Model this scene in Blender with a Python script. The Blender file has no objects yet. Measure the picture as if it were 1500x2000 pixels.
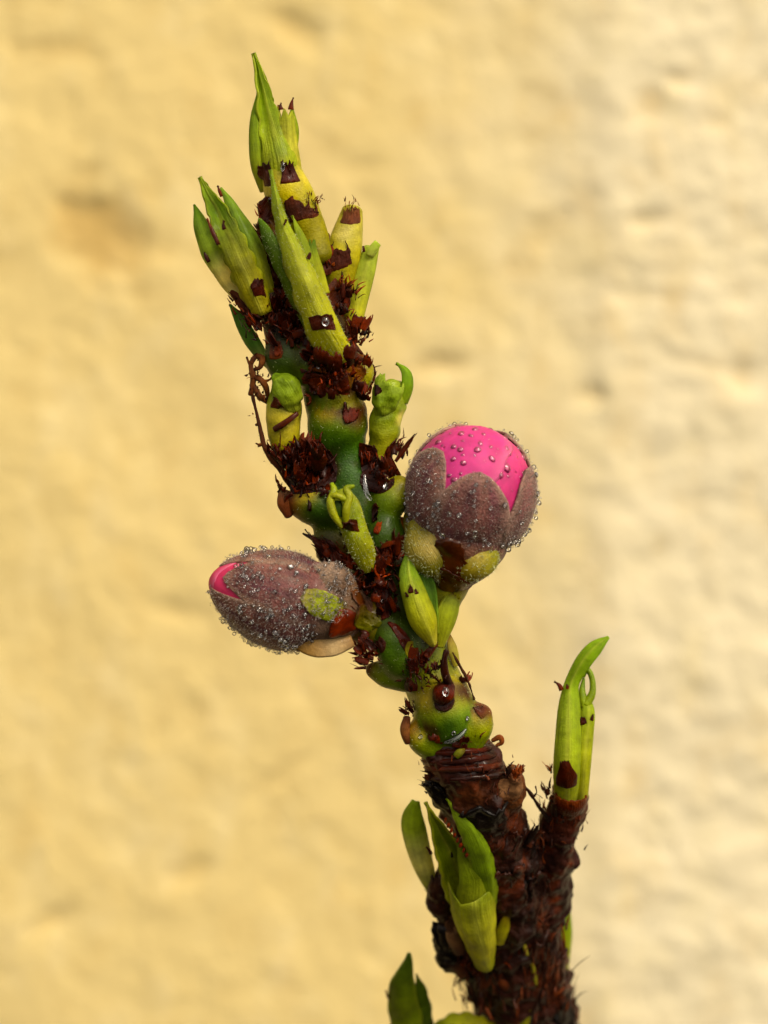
import bpy, math, random
import numpy as np
from mathutils import Vector, Matrix, noise

# ------------------------------------------------------------------ camera, sky, sun, exposure
S = bpy.context.scene
COL = S.collection
S.unit_settings.system = 'METRIC'
S.unit_settings.scale_length = 0.01            # one unit is one centimetre
D = 14.0                                       # camera to twig, cm
PX = 300.0                                     # photograph pixels per cm at the twig

cam_d = bpy.data.cameras.new('camera')
cam = bpy.data.objects.new('camera', cam_d)
COL.objects.link(cam)
cam.location = (0, -D, 0)
cam.rotation_euler = (math.radians(90), 0, 0)
cam_d.sensor_fit = 'VERTICAL'
cam_d.sensor_height = 24.0
cam_d.lens = 12.0 / ((1000 / PX) / D)
cam_d.clip_start = 0.1
cam_d.clip_end = 500
cam_d.dof.use_dof = True
cam_d.dof.focus_distance = D - 0.12
cam_d.dof.aperture_fstop = 0.165
S.camera = cam

SUN_DIR = Vector((0.44, -0.56, 0.74)).normalized()     # towards the sun
w = bpy.data.worlds.new('World')
S.world = w
w.use_nodes = True
nt_ = w.node_tree
sky = nt_.nodes.new('ShaderNodeTexSky')
sky.sky_type = 'NISHITA'
sky.sun_disc = False
sky.sun_elevation = math.asin(SUN_DIR.z)
sky.sun_rotation = math.atan2(SUN_DIR.x, SUN_DIR.y)
sky.air_density = 1.0
sky.dust_density = 4.0
sky.ozone_density = 0.6
nt_.nodes['Background'].inputs['Strength'].default_value = 0.15
hz = nt_.nodes.new('ShaderNodeHueSaturation')               # thin bright cloud: a whiter sky than clear blue
hz.inputs['Saturation'].default_value = 0.12
nt_.links.new(sky.outputs['Color'], hz.inputs['Color'])
nt_.links.new(hz.outputs['Color'], nt_.nodes['Background'].inputs['Color'])

sun_d = bpy.data.lights.new('sun', 'SUN')
sun_d.energy = 1.15
sun_d.angle = math.radians(20)
sun_d.color = (1.0, 0.92, 0.78)
sun = bpy.data.objects.new('sun', sun_d)
COL.objects.link(sun)
sun.rotation_euler = SUN_DIR.to_track_quat('Z', 'Y').to_euler()
sun.location = SUN_DIR * 60

S.render.engine = 'CYCLES'
S.cycles.use_denoising = True
S.cycles.max_bounces = 10
S.cycles.transmission_bounces = 8
S.cycles.sample_clamp_indirect = 6.0
S.view_settings.view_transform = 'Standard'
S.view_settings.look = 'None'
S.view_settings.gamma = 1.0
S.view_settings.use_curve_mapping = False
S.view_settings.use_white_balance = True         # the photograph's warm white balance
S.view_settings.white_balance_temperature = 7700
S.view_settings.white_balance_tint = 10
S.view_settings.exposure = 0.62

rng = np.random.default_rng(7)
random.seed(7)

# ------------------------------------------------------------------ helpers
def P(x, y, d=0.0):
    """a point d/300 cm behind the plane of the twig, from millimetre-paper style coordinates"""
    yy = (d + 0.65 * max(0.0, y - 1500)) / PX        # the twig leans away towards its foot
    k = (D + yy) / D
    return np.array([(x - 750) / PX * k, yy, (1000 - y) / PX * k])

def lin(h):
    c = np.array([int(h[i:i + 2], 16) / 255 for i in (0, 2, 4)])
    return np.where(c <= 0.04045, c / 12.92, ((c + 0.055) / 1.055) ** 2.4)

C_ = lambda v: lin(v) if isinstance(v, str) else np.array(v, float)

def crom(pts, n):
    """Catmull-Rom resample of rows of numbers, with the parameter spread by arc length"""
    pts = np.array(pts, float)
    m = len(pts)
    if m == 2:
        u = np.linspace(0, 1, n)[:, None]
        return pts[0] * (1 - u) + pts[1] * u
    seg = np.linalg.norm(np.diff(pts[:, :3], axis=0), axis=1) + 1e-9
    cum = np.concatenate([[0], np.cumsum(seg)])
    out = []
    ext = np.vstack([2 * pts[0] - pts[1], pts, 2 * pts[-1] - pts[-2]])
    for s in np.linspace(0, cum[-1], n):
        i = min(np.searchsorted(cum, s, 'right') - 1, m - 2)
        t = (s - cum[i]) / seg[i]
        p0, p1, p2, p3 = ext[i:i + 4]
        out.append(0.5 * (2 * p1 + (p2 - p0) * t + (2 * p0 - 5 * p1 + 4 * p2 - p3) * t * t + (3 * p1 - p0 - 3 * p2 + p3) * t ** 3))
    return np.array(out)

def nrm(v):
    return v / (np.linalg.norm(v, axis=-1, keepdims=True) + 1e-12)

def frames(pts):
    T = nrm(np.gradient(pts, axis=0))
    F = np.array([0, -1.0, 0])
    N = F - (T @ F)[:, None] * T
    for i in range(len(N)):
        if np.linalg.norm(N[i]) < 0.15:
            N[i] = N[i - 1] if i else np.array([0, -0.5, 0.5])
    N = nrm(N - np.sum(N * T, 1, keepdims=True) * T)
    B = np.cross(T, N)
    return T, N, B

def stops(t, st):
    ts = [a for a, _ in st]
    cs = np.array([C_(c) for _, c in st])
    return np.stack([np.interp(t, ts, cs[:, k]) for k in range(3)], -1)

def nz(p, f, seed=0.0):
    return noise.noise(Vector((p[0] * f + seed, p[1] * f - seed * 1.7, p[2] * f + seed * 0.3)))

WORLD_LOC = {}

def empty(name, loc, parent=None, **props):
    o = bpy.data.objects.new(name, None)
    COL.objects.link(o)
    o.empty_display_size = 0.1
    loc = Vector(loc)
    WORLD_LOC[o.name] = loc
    if parent is not None:
        o.parent = parent
        o.location = loc - WORLD_LOC[parent.name]
    else:
        o.location = loc
    for k, v in props.items():
        o[k] = v
    return o

def mesh_obj(name, verts, faces, mat, parent=None, cols=None, uvs=None, smooth=True, **props):
    verts = np.asarray(verts, float)
    # origin of every piece in its own middle
    ctr = verts.mean(0)
    me = bpy.data.meshes.new(name)
    me.from_pydata((verts - ctr).tolist(), [], faces)
    if cols is not None:
        a = me.color_attributes.new('Col', 'FLOAT_COLOR', 'POINT')
        c4 = np.ones((len(verts), 4), np.float32)
        c4[:, :3] = np.clip(cols, 0, 1)
        a.data.foreach_set('color', c4.ravel())
    if uvs is not None:
        ul = me.uv_layers.new(name='UVMap')
        li = np.empty(len(me.loops), np.int32)
        me.loops.foreach_get('vertex_index', li)
        ul.data.foreach_set('uv', np.asarray(uvs, np.float32)[li].ravel())
    if smooth:
        me.polygons.foreach_set('use_smooth', np.ones(len(me.polygons), bool))
    me.update()
    if mat is not None:
        me.materials.append(mat)
    o = bpy.data.objects.new(name, me)
    COL.objects.link(o)
    loc = Vector(ctr)
    WORLD_LOC[o.name] = loc
    if parent is not None:
        o.parent = parent
        o.location = loc - WORLD_LOC[parent.name]
    else:
        o.location = loc
    for k, v in props.items():
        o[k] = v
    return o

def grid_faces(nr, nc, wrap=False):
    f = []
    for i in range(nr - 1):
        for j in range(nc if wrap else nc - 1):
            j2 = (j + 1) % nc
            f.append((i * nc + j, i * nc + j2, (i + 1) * nc + j2, (i + 1) * nc + j))
    return f

# ------------------------------------------------------------------ materials
def new_mat(name):
    m = bpy.data.materials.new(name)
    m.use_nodes = True
    nt = m.node_tree
    b = nt.nodes['Principled BSDF']
    return m, nt, b

def node(nt, kind, **kw):
    n = nt.nodes.new(kind)
    for k, v in kw.items():
        if hasattr(n, k) and not k.startswith('in_'):
            setattr(n, k, v)
        else:
            n.inputs[k.replace('in_', '').replace('_', ' ')].default_value = v
    return n

def tissue(name, rough=0.4, coat=0.25, trans=0.2, bump=0.25, bscale=40, vein=0.0, sss=0.1, mott=0.35, spec=0.5, tint=(1, 1, 1)):
    """plant tissue: vertex pigment x fine mottling, lengthwise fibres, wet coat, some light through it"""
    m, nt, b = new_mat(name)
    L = nt.links.new
    col = node(nt, 'ShaderNodeVertexColor', layer_name='Col')
    geo = node(nt, 'ShaderNodeNewGeometry')
    n1 = node(nt, 'ShaderNodeTexNoise', in_Scale=9.0, in_Detail=5.0, in_Roughness=0.65)
    L(geo.outputs['Position'], n1.inputs['Vector'])
    mr = node(nt, 'ShaderNodeMapRange')
    mr.inputs['To Min'].default_value = 1 - mott
    mr.inputs['To Max'].default_value = 1 + mott
    mr.inputs['From Min'].default_value = 0.3
    mr.inputs['From Max'].default_value = 0.7
    L(n1.outputs['Fac'], mr.inputs['Value'])
    mul = node(nt, 'ShaderNodeVectorMath', operation='SCALE')
    tn = node(nt, 'ShaderNodeVectorMath', operation='MULTIPLY')
    tn.inputs[1].default_value = tint
    L(col.outputs['Color'], tn.inputs[0])
    L(tn.outputs['Vector'], mul.inputs[0])
    L(mr.outputs['Result'], mul.inputs['Scale'])
    L(mul.outputs['Vector'], b.inputs['Base Color'])
    n2 = node(nt, 'ShaderNodeTexNoise', in_Scale=float(bscale), in_Detail=3.0)
    L(geo.outputs['Position'], n2.inputs['Vector'])
    height = n2.outputs['Fac']
    if vein:
        uv = node(nt, 'ShaderNodeUVMap')
        mp = node(nt, 'ShaderNodeMapping')
        mp.inputs['Scale'].default_value = (14, 1.6, 1)
        n3 = node(nt, 'ShaderNodeTexNoise', in_Scale=2.2, in_Detail=2.0)
        L(uv.outputs['UV'], mp.inputs['Vector'])
        L(mp.outputs['Vector'], n3.inputs['Vector'])
        ma = node(nt, 'ShaderNodeMath', operation='MULTIPLY_ADD')
        ma.inputs[1].default_value = vein
        L(n3.outputs['Fac'], ma.inputs[0])
        L(n2.outputs['Fac'], ma.inputs[2])
        height = ma.outputs['Value']
    bp = node(nt, 'ShaderNodeBump', in_Strength=bump, in_Distance=0.02)
    L(height, bp.inputs['Height'])
    L(bp.outputs['Normal'], b.inputs['Normal'])
    rr = node(nt, 'ShaderNodeMapRange')
    rr.inputs['To Min'].default_value = max(rough - 0.15, 0.05)
    rr.inputs['To Max'].default_value = min(rough + 0.2, 1)
    L(n1.outputs['Fac'], rr.inputs['Value'])
    L(rr.outputs['Result'], b.inputs['Roughness'])
    b.inputs['Coat Weight'].default_value = coat
    b.inputs['Coat Roughness'].default_value = 0.03
    b.inputs['Specular IOR Level'].default_value = spec
    if sss:
        b.inputs['Subsurface Weight'].default_value = sss
        b.inputs['Subsurface Radius'].default_value = (0.06, 0.08, 0.02)
        b.inputs['Subsurface Scale'].default_value = 0.5
    if trans:
        out = nt.nodes['Material Output']
        tr = node(nt, 'ShaderNodeBsdfTranslucent')
        L(mul.outputs['Vector'], tr.inputs['Color'])
        mix = node(nt, 'ShaderNodeMixShader', in_Fac=trans)
        L(b.outputs['BSDF'], mix.inputs[1])
        L(tr.outputs['BSDF'], mix.inputs[2])
        L(mix.outputs['Shader'], out.inputs['Surface'])
    return m

M_LEAF = tissue('young_leaf', rough=0.50, coat=0.06, trans=0.38, bump=0.45, bscale=70, vein=2.2, sss=0.0, mott=0.34, spec=0.16, tint=(1.02, 0.94, 0.42))
M_GREEN = tissue('green_bark', rough=0.42, coat=0.08, trans=0.0, bump=0.35, bscale=80, sss=0.12, mott=0.40, spec=0.16, tint=(0.70, 0.60, 0.19))
M_SCALE = tissue('brown_scale', rough=0.36, coat=0.14, trans=0.10, bump=0.6, bscale=34, vein=1.4, sss=0.0, mott=0.6, spec=0.08, tint=(0.60, 0.33, 0.12))
M_SMOOTH = tissue('smooth_scale', rough=0.34, coat=0.25, trans=0.08, bump=0.25, bscale=24, sss=0.1, mott=0.6, spec=0.15, tint=(0.62, 0.36, 0.16))
M_PAPER = tissue('papery_scale', rough=0.6, coat=0.03, trans=0.25, bump=0.3, bscale=50, vein=0.4, sss=0.0, mott=0.35, spec=0.15, tint=(0.80, 0.70, 0.52))
M_DRY = tissue('dry_scale', rough=0.62, coat=0.05, trans=0.12, bump=0.5, bscale=45, vein=1.2, sss=0.0, mott=0.5, spec=0.15, tint=(0.66, 0.52, 0.40))
M_BARK = tissue('rough_bark', rough=0.58, coat=0.22, trans=0.0, bump=1.0, bscale=26, sss=0.0, mott=0.65, spec=0.12, tint=(0.46, 0.31, 0.20))
M_PETAL = tissue('pink_petal', rough=0.50, coat=0.0, trans=0.20, bump=0.05, bscale=24, vein=0.5, sss=0.2, mott=0.14, spec=0.3)
M_SEPAL = tissue('downy_sepal', rough=0.6, coat=0.05, trans=0.0, bump=0.7, bscale=60, sss=0.0, mott=0.5, spec=0.35, tint=(0.84, 0.68, 0.72))

def hair_mat(name, c, rough=0.45):
    m, nt, b = new_mat(name)
    b.inputs['Base Color'].default_value = (*c, 1)
    b.inputs['Roughness'].default_value = rough
    out = nt.nodes['Material Output']
    tr = node(nt, 'ShaderNodeBsdfTranslucent')
    tr.inputs['Color'].default_value = (*c, 1)
    mix = node(nt, 'ShaderNodeMixShader', in_Fac=0.4)
    nt.links.new(b.outputs['BSDF'], mix.inputs[1])
    nt.links.new(tr.outputs['BSDF'], mix.inputs[2])
    nt.links.new(mix.outputs['Shader'], out.inputs['Surface'])
    return m

for _k, _v in (('Sheen Weight', .10), ('Sheen Roughness', .45), ('Sheen Tint', (.9, .85, .8, 1))):
    M_SEPAL.node_tree.nodes['Principled BSDF'].inputs[_k].default_value = _v

M_HAIR = hair_mat('down', (0.50, 0.41, 0.35))
M_HAIR_LEAF = hair_mat('leaf_down', (0.62, 0.66, 0.35))

M_WATER, _nt, _b = new_mat('water')
_b.inputs['Base Color'].default_value = (1, 1, 1, 1)
_b.inputs['Transmission Weight'].default_value = 1.0
_b.inputs['Roughness'].default_value = 0.0
_b.inputs['IOR'].default_value = 1.33
_tp = node(_nt, 'ShaderNodeBsdfTransparent')
_mx = node(_nt, 'ShaderNodeMixShader', in_Fac=0.55)
_gl = node(_nt, 'ShaderNodeBsdfGlossy', in_Roughness=0.09)
_fr = node(_nt, 'ShaderNodeFresnel', in_IOR=1.7)
_m2 = node(_nt, 'ShaderNodeMixShader')
_nt.links.new(_b.outputs['BSDF'], _mx.inputs[1])
_nt.links.new(_tp.outputs['BSDF'], _mx.inputs[2])
_nt.links.new(_fr.outputs['Fac'], _m2.inputs['Fac'])
_nt.links.new(_mx.outputs['Shader'], _m2.inputs[1])
_nt.links.new(_gl.outputs['BSDF'], _m2.inputs[2])
_nt.links.new(_m2.outputs['Shader'], _nt.nodes['Material Output'].inputs['Surface'])

def wall_mat():
    m, nt, b = new_mat('lime_plaster')
    L = nt.links.new
    geo = node(nt, 'ShaderNodeNewGeometry')
    sep = node(nt, 'ShaderNodeSeparateXYZ')
    L(geo.outputs['Position'], sep.inputs['Vector'])
    # ochre wash to paler limewash; the right side's brighter light is painted in too
    n0 = node(nt, 'ShaderNodeTexNoise', in_Scale=0.55, in_Detail=4.0, in_Roughness=0.6)
    L(geo.outputs['Position'], n0.inputs['Vector'])
    ma = node(nt, 'ShaderNodeMath', operation='MULTIPLY_ADD')
    ma.inputs[1].default_value = 3.4
    L(n0.outputs['Fac'], ma.inputs[0])
    L(sep.outputs['X'], ma.inputs[2])
    mr = node(nt, 'ShaderNodeMapRange', interpolation_type='SMOOTHSTEP')
    mr.inputs['From Min'].default_value = 1.7
    mr.inputs['From Max'].default_value = 4.9
    L(ma.outputs['Value'], mr.inputs['Value'])
    base = node(nt, 'ShaderNodeMix', data_type='RGBA')
    base.inputs['A'].default_value = (0.605, 0.468, 0.20, 1)
    base.inputs['B'].default_value = (0.64, 0.56, 0.375, 1)
    L(mr.outputs['Result'], base.inputs['Factor'])
    # worn brownish spots and pale scuffs
    mp = node(nt, 'ShaderNodeMapping')
    mp.inputs['Rotation'].default_value = (0, math.radians(-24), 0)
    mp.inputs['Scale'].default_value = (1.0, 1.0, 0.55)
    L(geo.outputs['Position'], mp.inputs['Vector'])
    n1 = node(nt, 'ShaderNodeTexNoise', in_Scale=2.0, in_Detail=7.0, in_Roughness=0.65)
    L(mp.outputs['Vector'], n1.inputs['Vector'])
    r1 = node(nt, 'ShaderNodeMapRange')
    r1.inputs['From Min'].default_value = 0.52
    r1.inputs['From Max'].default_value = 0.78
    r1.inputs['To Max'].default_value = 0.55
    L(n1.outputs['Fac'], r1.inputs['Value'])
    mixd = node(nt, 'ShaderNodeMix', data_type='RGBA')
    mixd.inputs['B'].default_value = (0.50, 0.33, 0.10, 1)
    L(base.outputs['Result'], mixd.inputs['A'])
    L(r1.outputs['Result'], mixd.inputs['Factor'])
    n2 = node(nt, 'ShaderNodeTexNoise', in_Scale=2.3, in_Detail=5.0, in_Roughness=0.55)
    L(mp.outputs['Vector'], n2.inputs['Vector'])
    r2 = node(nt, 'ShaderNodeMapRange')
    r2.inputs['From Min'].default_value = 0.52
    r2.inputs['From Max'].default_value = 0.75
    r2.inputs['To Max'].default_value = 0.45
    L(n2.outputs['Fac'], r2.inputs['Value'])
    mixp = node(nt, 'ShaderNodeMix', data_type='RGBA')
    mixp.inputs['B'].default_value = (0.68, 0.575, 0.32, 1)
    L(mixd.outputs['Result'], mixp.inputs['A'])
    L(r2.outputs['Result'], mixp.inputs['Factor'])
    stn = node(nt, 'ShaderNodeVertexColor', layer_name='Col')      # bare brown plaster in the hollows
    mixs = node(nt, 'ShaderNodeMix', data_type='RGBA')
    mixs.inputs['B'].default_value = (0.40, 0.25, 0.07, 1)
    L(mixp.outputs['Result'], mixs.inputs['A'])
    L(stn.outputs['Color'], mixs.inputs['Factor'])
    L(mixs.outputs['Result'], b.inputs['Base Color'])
    b.inputs['Roughness'].default_value = 0.85
    b.inputs['Specular IOR Level'].default_value = 0.2
    n3 = node(nt, 'ShaderNodeTexNoise', in_Scale=14.0, in_Detail=4.0)
    L(geo.outputs['Position'], n3.inputs['Vector'])
    bp = node(nt, 'ShaderNodeBump', in_Strength=0.35, in_Distance=0.05)
    L(n3.outputs['Fac'], bp.inputs['Height'])
    L(bp.outputs['Normal'], b.inputs['Normal'])
    return m

# ------------------------------------------------------------------ the wall behind
WALL_Y = 8.5

def build_wall():
    k = (D + WALL_Y) / D
    xs = np.concatenate([np.linspace(-40, -10, 60)[:-1], np.linspace(-10, 10, 430), np.linspace(10, 40, 60)[1:]])
    zs = np.concatenate([np.linspace(-40, -8, 60)[:-1], np.linspace(-8, 8, 350), np.linspace(8, 40, 60)[1:]])
    wx = lambda px: (px - 750) / PX * k
    wz = lambda py: (1000 - py) / PX * k
    # hollows and chips (x, y, half width, half height, depth cm, tilt)
    pits = [(195, 458, 100, 70, 0.26, 0.5), (150, 395, 35, 50, 0.14, 0.2), (250, 470, 40, 25, 0.12, 0.5), (1270, 200, 26, 26, 0.22, 0), (1320, 160, 28, 16, 0.13, 0.3),
            (860, 712, 46, 20, 0.20, -.1), (1165, 775, 26, 20, 0.18, 0), (580, 60, 50, 26, 0.16, 0.7), (110, 95, 70, 22, 0.10, 0.1),
            (1075, 445, 60, 26, 0.12, -.6), (1280, 430, 50, 18, 0.13, -.2), (1445, 735, 30, 22, 0.15, 0), (100, 1800, 46, 20, 0.14, -.3),
            (370, 1700, 40, 24, 0.12, -.3), (350, 1195, 50, 18, 0.10, .2), (380, 1395, 30, 30, 0.08, 0), (1400, 245, 24, 20, 0.12, 0),
            (1260, 580, 44, 14, 0.1, 0), (1350, 710, 50, 16, 0.11, .3), (540, 1520, 60, 14, 0.09, -.6), (1010, 520, 30, 20, .1, 0), (700, 330, 40, 20, .07, 0)]
    V, K = [], []
    for z in zs:
        for x in xs:
            px, py = x / k * PX + 750, 1000 - z / k * PX
            sm = 1 / (1 + math.exp(-(px - 1130) / 60))          # 0 on the ochre side, 1 on the coarse side
            a = math.radians(-28)
            u, v = x * math.cos(a) - z * math.sin(a), x * math.sin(a) + z * math.cos(a)
            y = 0.05 * noise.noise((u * 0.8, v * 0.45, 3.1))
            y += (1 - sm) * (0.012 * noise.noise((u * 2.3, v * 1.4, 7.7)) + 0.008 * noise.noise((u * 4.5, v * 3.0, 1.7)))
            y += sm * (0.030 * noise.noise((x * 1.9, z * 2.3, 5.0)) + 0.020 * noise.noise((x * 4.2, z * 5.0, 9.0)))
            y += 0.012 * noise.noise((u * 3.4, v * 2.6, 12.0)) + 0.008 * noise.noise((x * 6.5, z * 5.5, 15.0))
            y += 0.007 * noise.noise((x * 9, z * 9, 2.0))
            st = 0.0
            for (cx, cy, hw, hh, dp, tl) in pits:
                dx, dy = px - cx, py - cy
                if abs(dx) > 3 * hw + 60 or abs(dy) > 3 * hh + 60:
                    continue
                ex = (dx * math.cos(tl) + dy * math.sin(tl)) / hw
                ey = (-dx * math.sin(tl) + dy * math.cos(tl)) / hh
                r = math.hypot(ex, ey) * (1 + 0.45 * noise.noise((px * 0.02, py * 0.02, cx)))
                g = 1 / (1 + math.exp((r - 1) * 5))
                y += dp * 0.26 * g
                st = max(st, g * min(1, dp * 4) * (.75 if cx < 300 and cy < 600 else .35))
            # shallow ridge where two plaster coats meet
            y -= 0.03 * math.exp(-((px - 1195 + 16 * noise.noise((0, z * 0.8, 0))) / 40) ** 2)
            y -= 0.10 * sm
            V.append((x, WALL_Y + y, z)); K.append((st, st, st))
    f = [q[::-1] for q in grid_faces(len(zs), len(xs))]
    f = [q[::-1] for q in f]
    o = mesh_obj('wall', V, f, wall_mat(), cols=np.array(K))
    o['kind'] = 'structure'
    o['label'] = 'uneven ochre yellow plastered wall filling the blurred background'
    return o

build_wall()

# ------------------------------------------------------------------ builders for plant pieces
def blot(cols, pts, blots, seed=0.0):
    for (x, y, d, r, c, soft) in blots:
        c = C_(c)
        ctr = P(x, y, d)
        dist = np.linalg.norm(pts - ctr, axis=1) * PX / r
        j = np.array([nz(p, 9, seed + 3) for p in pts]) * 0.35
        f = np.clip((1 + soft - dist + j) / (2 * soft), 0, 1)[:, None]
        cols[:] = cols * (1 - f) + c * f

def tube(name, path, radii, mat, parent, col, amp=2.0, freq=6.0, ns=28, dens=0.22, blots=(), rings=0.0, round_end=(True, True), flat=1.0, col_noise=None, seed=0.0, ridged=0.0, raw=False, **props):
    rows = [(*P(*p), r) for p, r in zip(path, radii)]
    length = sum(np.linalg.norm(np.subtract(a, b)) for a, b in zip(path, path[1:]))
    n = int(max(10, min(160, length * dens + 8)))
    rr = crom(rows, n)
    pts, rad = rr[:, :3], np.maximum(rr[:, 3], 1.0) / PX
    t = np.linspace(0, 1, n)
    T, N, B = frames(pts)
    # domed ends
    extra0, extra1 = [], []
    prof = [math.sin(a) for a in np.linspace(0.12, 1.4, 5)]
    offs = [math.cos(a) for a in np.linspace(0.12, 1.4, 5)]
    def ring(c, Nn, Bn, r):
        return [(c + r * (Nn * math.cos(a) * flat + Bn * math.sin(a))) for a in np.linspace(0, 2 * math.pi, ns, endpoint=False)]
    R, tt, axs = [], [], []
    if round_end[0]:
        for pf, of in zip(prof, offs):
            R += ring(pts[0] - T[0] * rad[0] * of * 0.6, N[0], B[0], rad[0] * pf); tt += [0.0] * ns; axs += [pts[0]] * ns
    for i in range(n):
        R += ring(pts[i], N[i], B[i], rad[i]); tt += [t[i]] * ns; axs += [pts[i]] * ns
    if round_end[1]:
        for pf, of in list(zip(prof, offs))[::-1]:
            R += ring(pts[-1] + T[-1] * rad[-1] * of * 0.6, N[-1], B[-1], rad[-1] * pf); tt += [1.0] * ns; axs += [pts[-1]] * ns
    R = np.array(R); tt = np.array(tt); axs = np.array(axs)
    out = nrm(R - axs)
    d = np.array([nz(p, freq, seed) + 0.5 * nz(p, freq * 2.3, seed + 5) for p in R]) * amp / PX
    if ridged:
        d += np.array([abs(nz((p[0] * 3, p[1] * 3, p[2] * 0.9), freq, seed + 8)) for p in R]) * ridged / PX
    if rings:
        d += rings / PX * np.array([math.sin(q * 60 + 3 * nz(p, 4)) for q, p in zip(tt, R)])
    R = R + out * d[:, None]
    nr = len(R) // ns
    f = grid_faces(nr, ns, True)
    V = np.vstack([R, R[:ns].mean(0), R[-ns:].mean(0)])
    a, b = len(R), len(R) + 1
    f += [(a, (j + 1) % ns, j) for j in range(ns)]
    f += [(b, (nr - 1) * ns + j, (nr - 1) * ns + (j + 1) % ns) for j in range(ns)]
    tt = np.concatenate([tt, [0, 1]])
    cols = stops(tt, col)
    if col_noise is not None:
        c2, thr, fq = col_noise
        g = np.array([nz(p, fq, seed + 11) + 0.5 * nz(p, fq * 2.7, seed + 1) for p in V])
        g = np.clip((g - thr) / 0.18, 0, 1)[:, None]
        cols = cols * (1 - g) + C_(c2) * g
    blot(cols, V, blots, seed)
    if raw:
        return V, f, cols
    uv = np.stack([np.tile(np.linspace(0, 3, ns), nr + 1)[:len(V)], tt], 1)
    return mesh_obj(name, V, f, mat, parent, cols, uv, **props)

def leaf(name, path, hw, parent, col, wrap=70, mat=None, roll=0, inside=False, ragged=0.0, rag_n=7, teeth=0.0, teeth_n=9, edge=None, tip=None,
         rib=0.0, thick=4.5, nt=34, ns=17, wave=0.0, blots=(), seed=0.0, fold=0.0, cling=None, lift=1.2, peel=4.0, keel=None, wavef=7, **props):
    mat = mat or M_LEAF
    rows = [(*P(*p), r) for p, r in zip(path, hw)]
    rr = crom(rows, nt)
    pts, rad = rr[:, :3], np.maximum(rr[:, 3], 0.6) / PX
    T, N, B = frames(pts)
    t = np.linspace(0, 1, nt)
    wr = np.interp(t, np.linspace(0, 1, len(wrap)), wrap) if hasattr(wrap, '__len__') else np.full(nt, wrap)
    rl = np.interp(t, np.linspace(0, 1, len(roll)), roll) if hasattr(roll, '__len__') else np.full(nt, roll)
    s = np.linspace(-1, 1, ns)
    # ragged end: every strip of the piece stops at its own length
    if ragged:
        ctrl = 1 - ragged * np.random.default_rng(int(seed * 13) + 5).random(rag_n * 2 + 1)
        ctrl[1::2] -= ragged * 0.5
        endf = np.interp(s, np.linspace(-1, 1, len(ctrl)), np.clip(ctrl, 0.1, 1))
    else:
        endf = np.ones(ns)
    V, uv, tt, ss = [], [], [], []
    sg = -1.0 if inside else 1.0
    for i in range(nt):
        for j in range(ns):
            ti = t[i] * endf[j]
            fi = ti * (nt - 1)
            a = int(min(fi, nt - 2)); fr = fi - a
            c = pts[a] * (1 - fr) + pts[a + 1] * fr
            Nn = N[a] * (1 - fr) + N[a + 1] * fr
            Bn = B[a] * (1 - fr) + B[a + 1] * fr
            wd = rad[a] * (1 - fr) + rad[a + 1] * fr
            q = math.radians(rl[a] * (1 - fr) + rl[a + 1] * fr)
            Nr, Br = Nn * math.cos(q) + Bn * math.sin(q), Bn * math.cos(q) - Nn * math.sin(q)
            an = math.radians(max(wr[a] * (1 - fr) + wr[a + 1] * fr, 4))
            if teeth and abs(s[j]) > 0.8:
                wd *= 1 - teeth * (0.5 + 0.5 * math.sin(ti * teeth_n * 6.28 + seed + s[j])) ** 2
            if name == 'bud_scale' and cling is None and mat is not M_LEAF:
                wd *= 1.22
            r = wd / math.sin(min(an, math.pi / 2))
            ang = s[j] * an
            h = r * math.cos(ang) - r * max(math.cos(an), 0.0)
            h += fold / PX * (1 - abs(s[j])) + rib / PX * math.exp(-(s[j] / 0.13) ** 2)
            if keel:
                h += keel[1] / PX * max(0, 1 - abs(s[j] - keel[0]) / (1 - abs(keel[0]) * np.sign((s[j] - keel[0]) * keel[0]))) * min(1, (1 - ti) * 4) * (1 if len(keel) < 3 else min(1, max(0, (ti - keel[2]) * 4)))
            lat = r * math.sin(ang)
            p = c + Nr * h * sg + Br * lat
            if wave:
                p = p + Nr * wave / PX * nz(p, wavef, seed) + Br * wave * 0.4 / PX * nz(p, wavef * 1.3, seed + 4)
            V.append(p); uv.append((s[j] * 0.5 + 0.5 + seed, ti)); tt.append(ti / max(endf.max(), 1e-6)); ss.append(s[j])
    V = np.array(V); tt = np.array(tt); ss = np.array(ss)
    if cling is None and name == 'bud_scale' and parent.name.startswith('leaf_shoot'):
        cling = [c for c in parent.children if c.name.startswith(('leaf', 'stalk')) and c.type == 'MESH'] + [stem]
    if cling:
        bvh = host_bvh(cling)
        for i in range(len(V)):
            loc, no, _, _ = bvh.find_nearest(Vector(V[i]))
            up = lift + peel * tt[i] ** 3 * (0.4 + 0.6 * abs(nz(V[i], 14, seed) * 2)) + 1.5 * nz(V[i], 12, seed + 2) - (2.5 * max(0, .15 - tt[i]) / .15)
            V[i] = np.array(loc) + np.array(no) * up / PX
    cols = stops(tt, col)
    streak = np.array([noise.noise((a * 5 + seed, b * 1.5, seed)) for a, b in zip(ss, tt)])[:, None]
    cols = cols * (1 + 0.22 * streak)
    if rib:
        g = np.exp(-(ss / 0.14) ** 2)[:, None] * 0.35
        cols = cols * (1 - g) + np.array([0.55, 0.6, 0.16]) * g
    if edge is not None:
        g = np.clip((np.abs(ss) - 0.80) / 0.15, 0, 1)[:, None] * 0.75
        cols = cols * (1 - g) + C_(edge) * g
    if tip is not None:
        c, a = tip
        g = np.clip((tt - a) / max(1 - a, 1e-3) * 1.5, 0, 1)[:, None]
        cols = cols * (1 - g) + C_(c) * g
    blot(cols, V, blots, seed)
    f = grid_faces(nt, ns)
    if inside:
        f = [q[::-1] for q in f]
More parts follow.
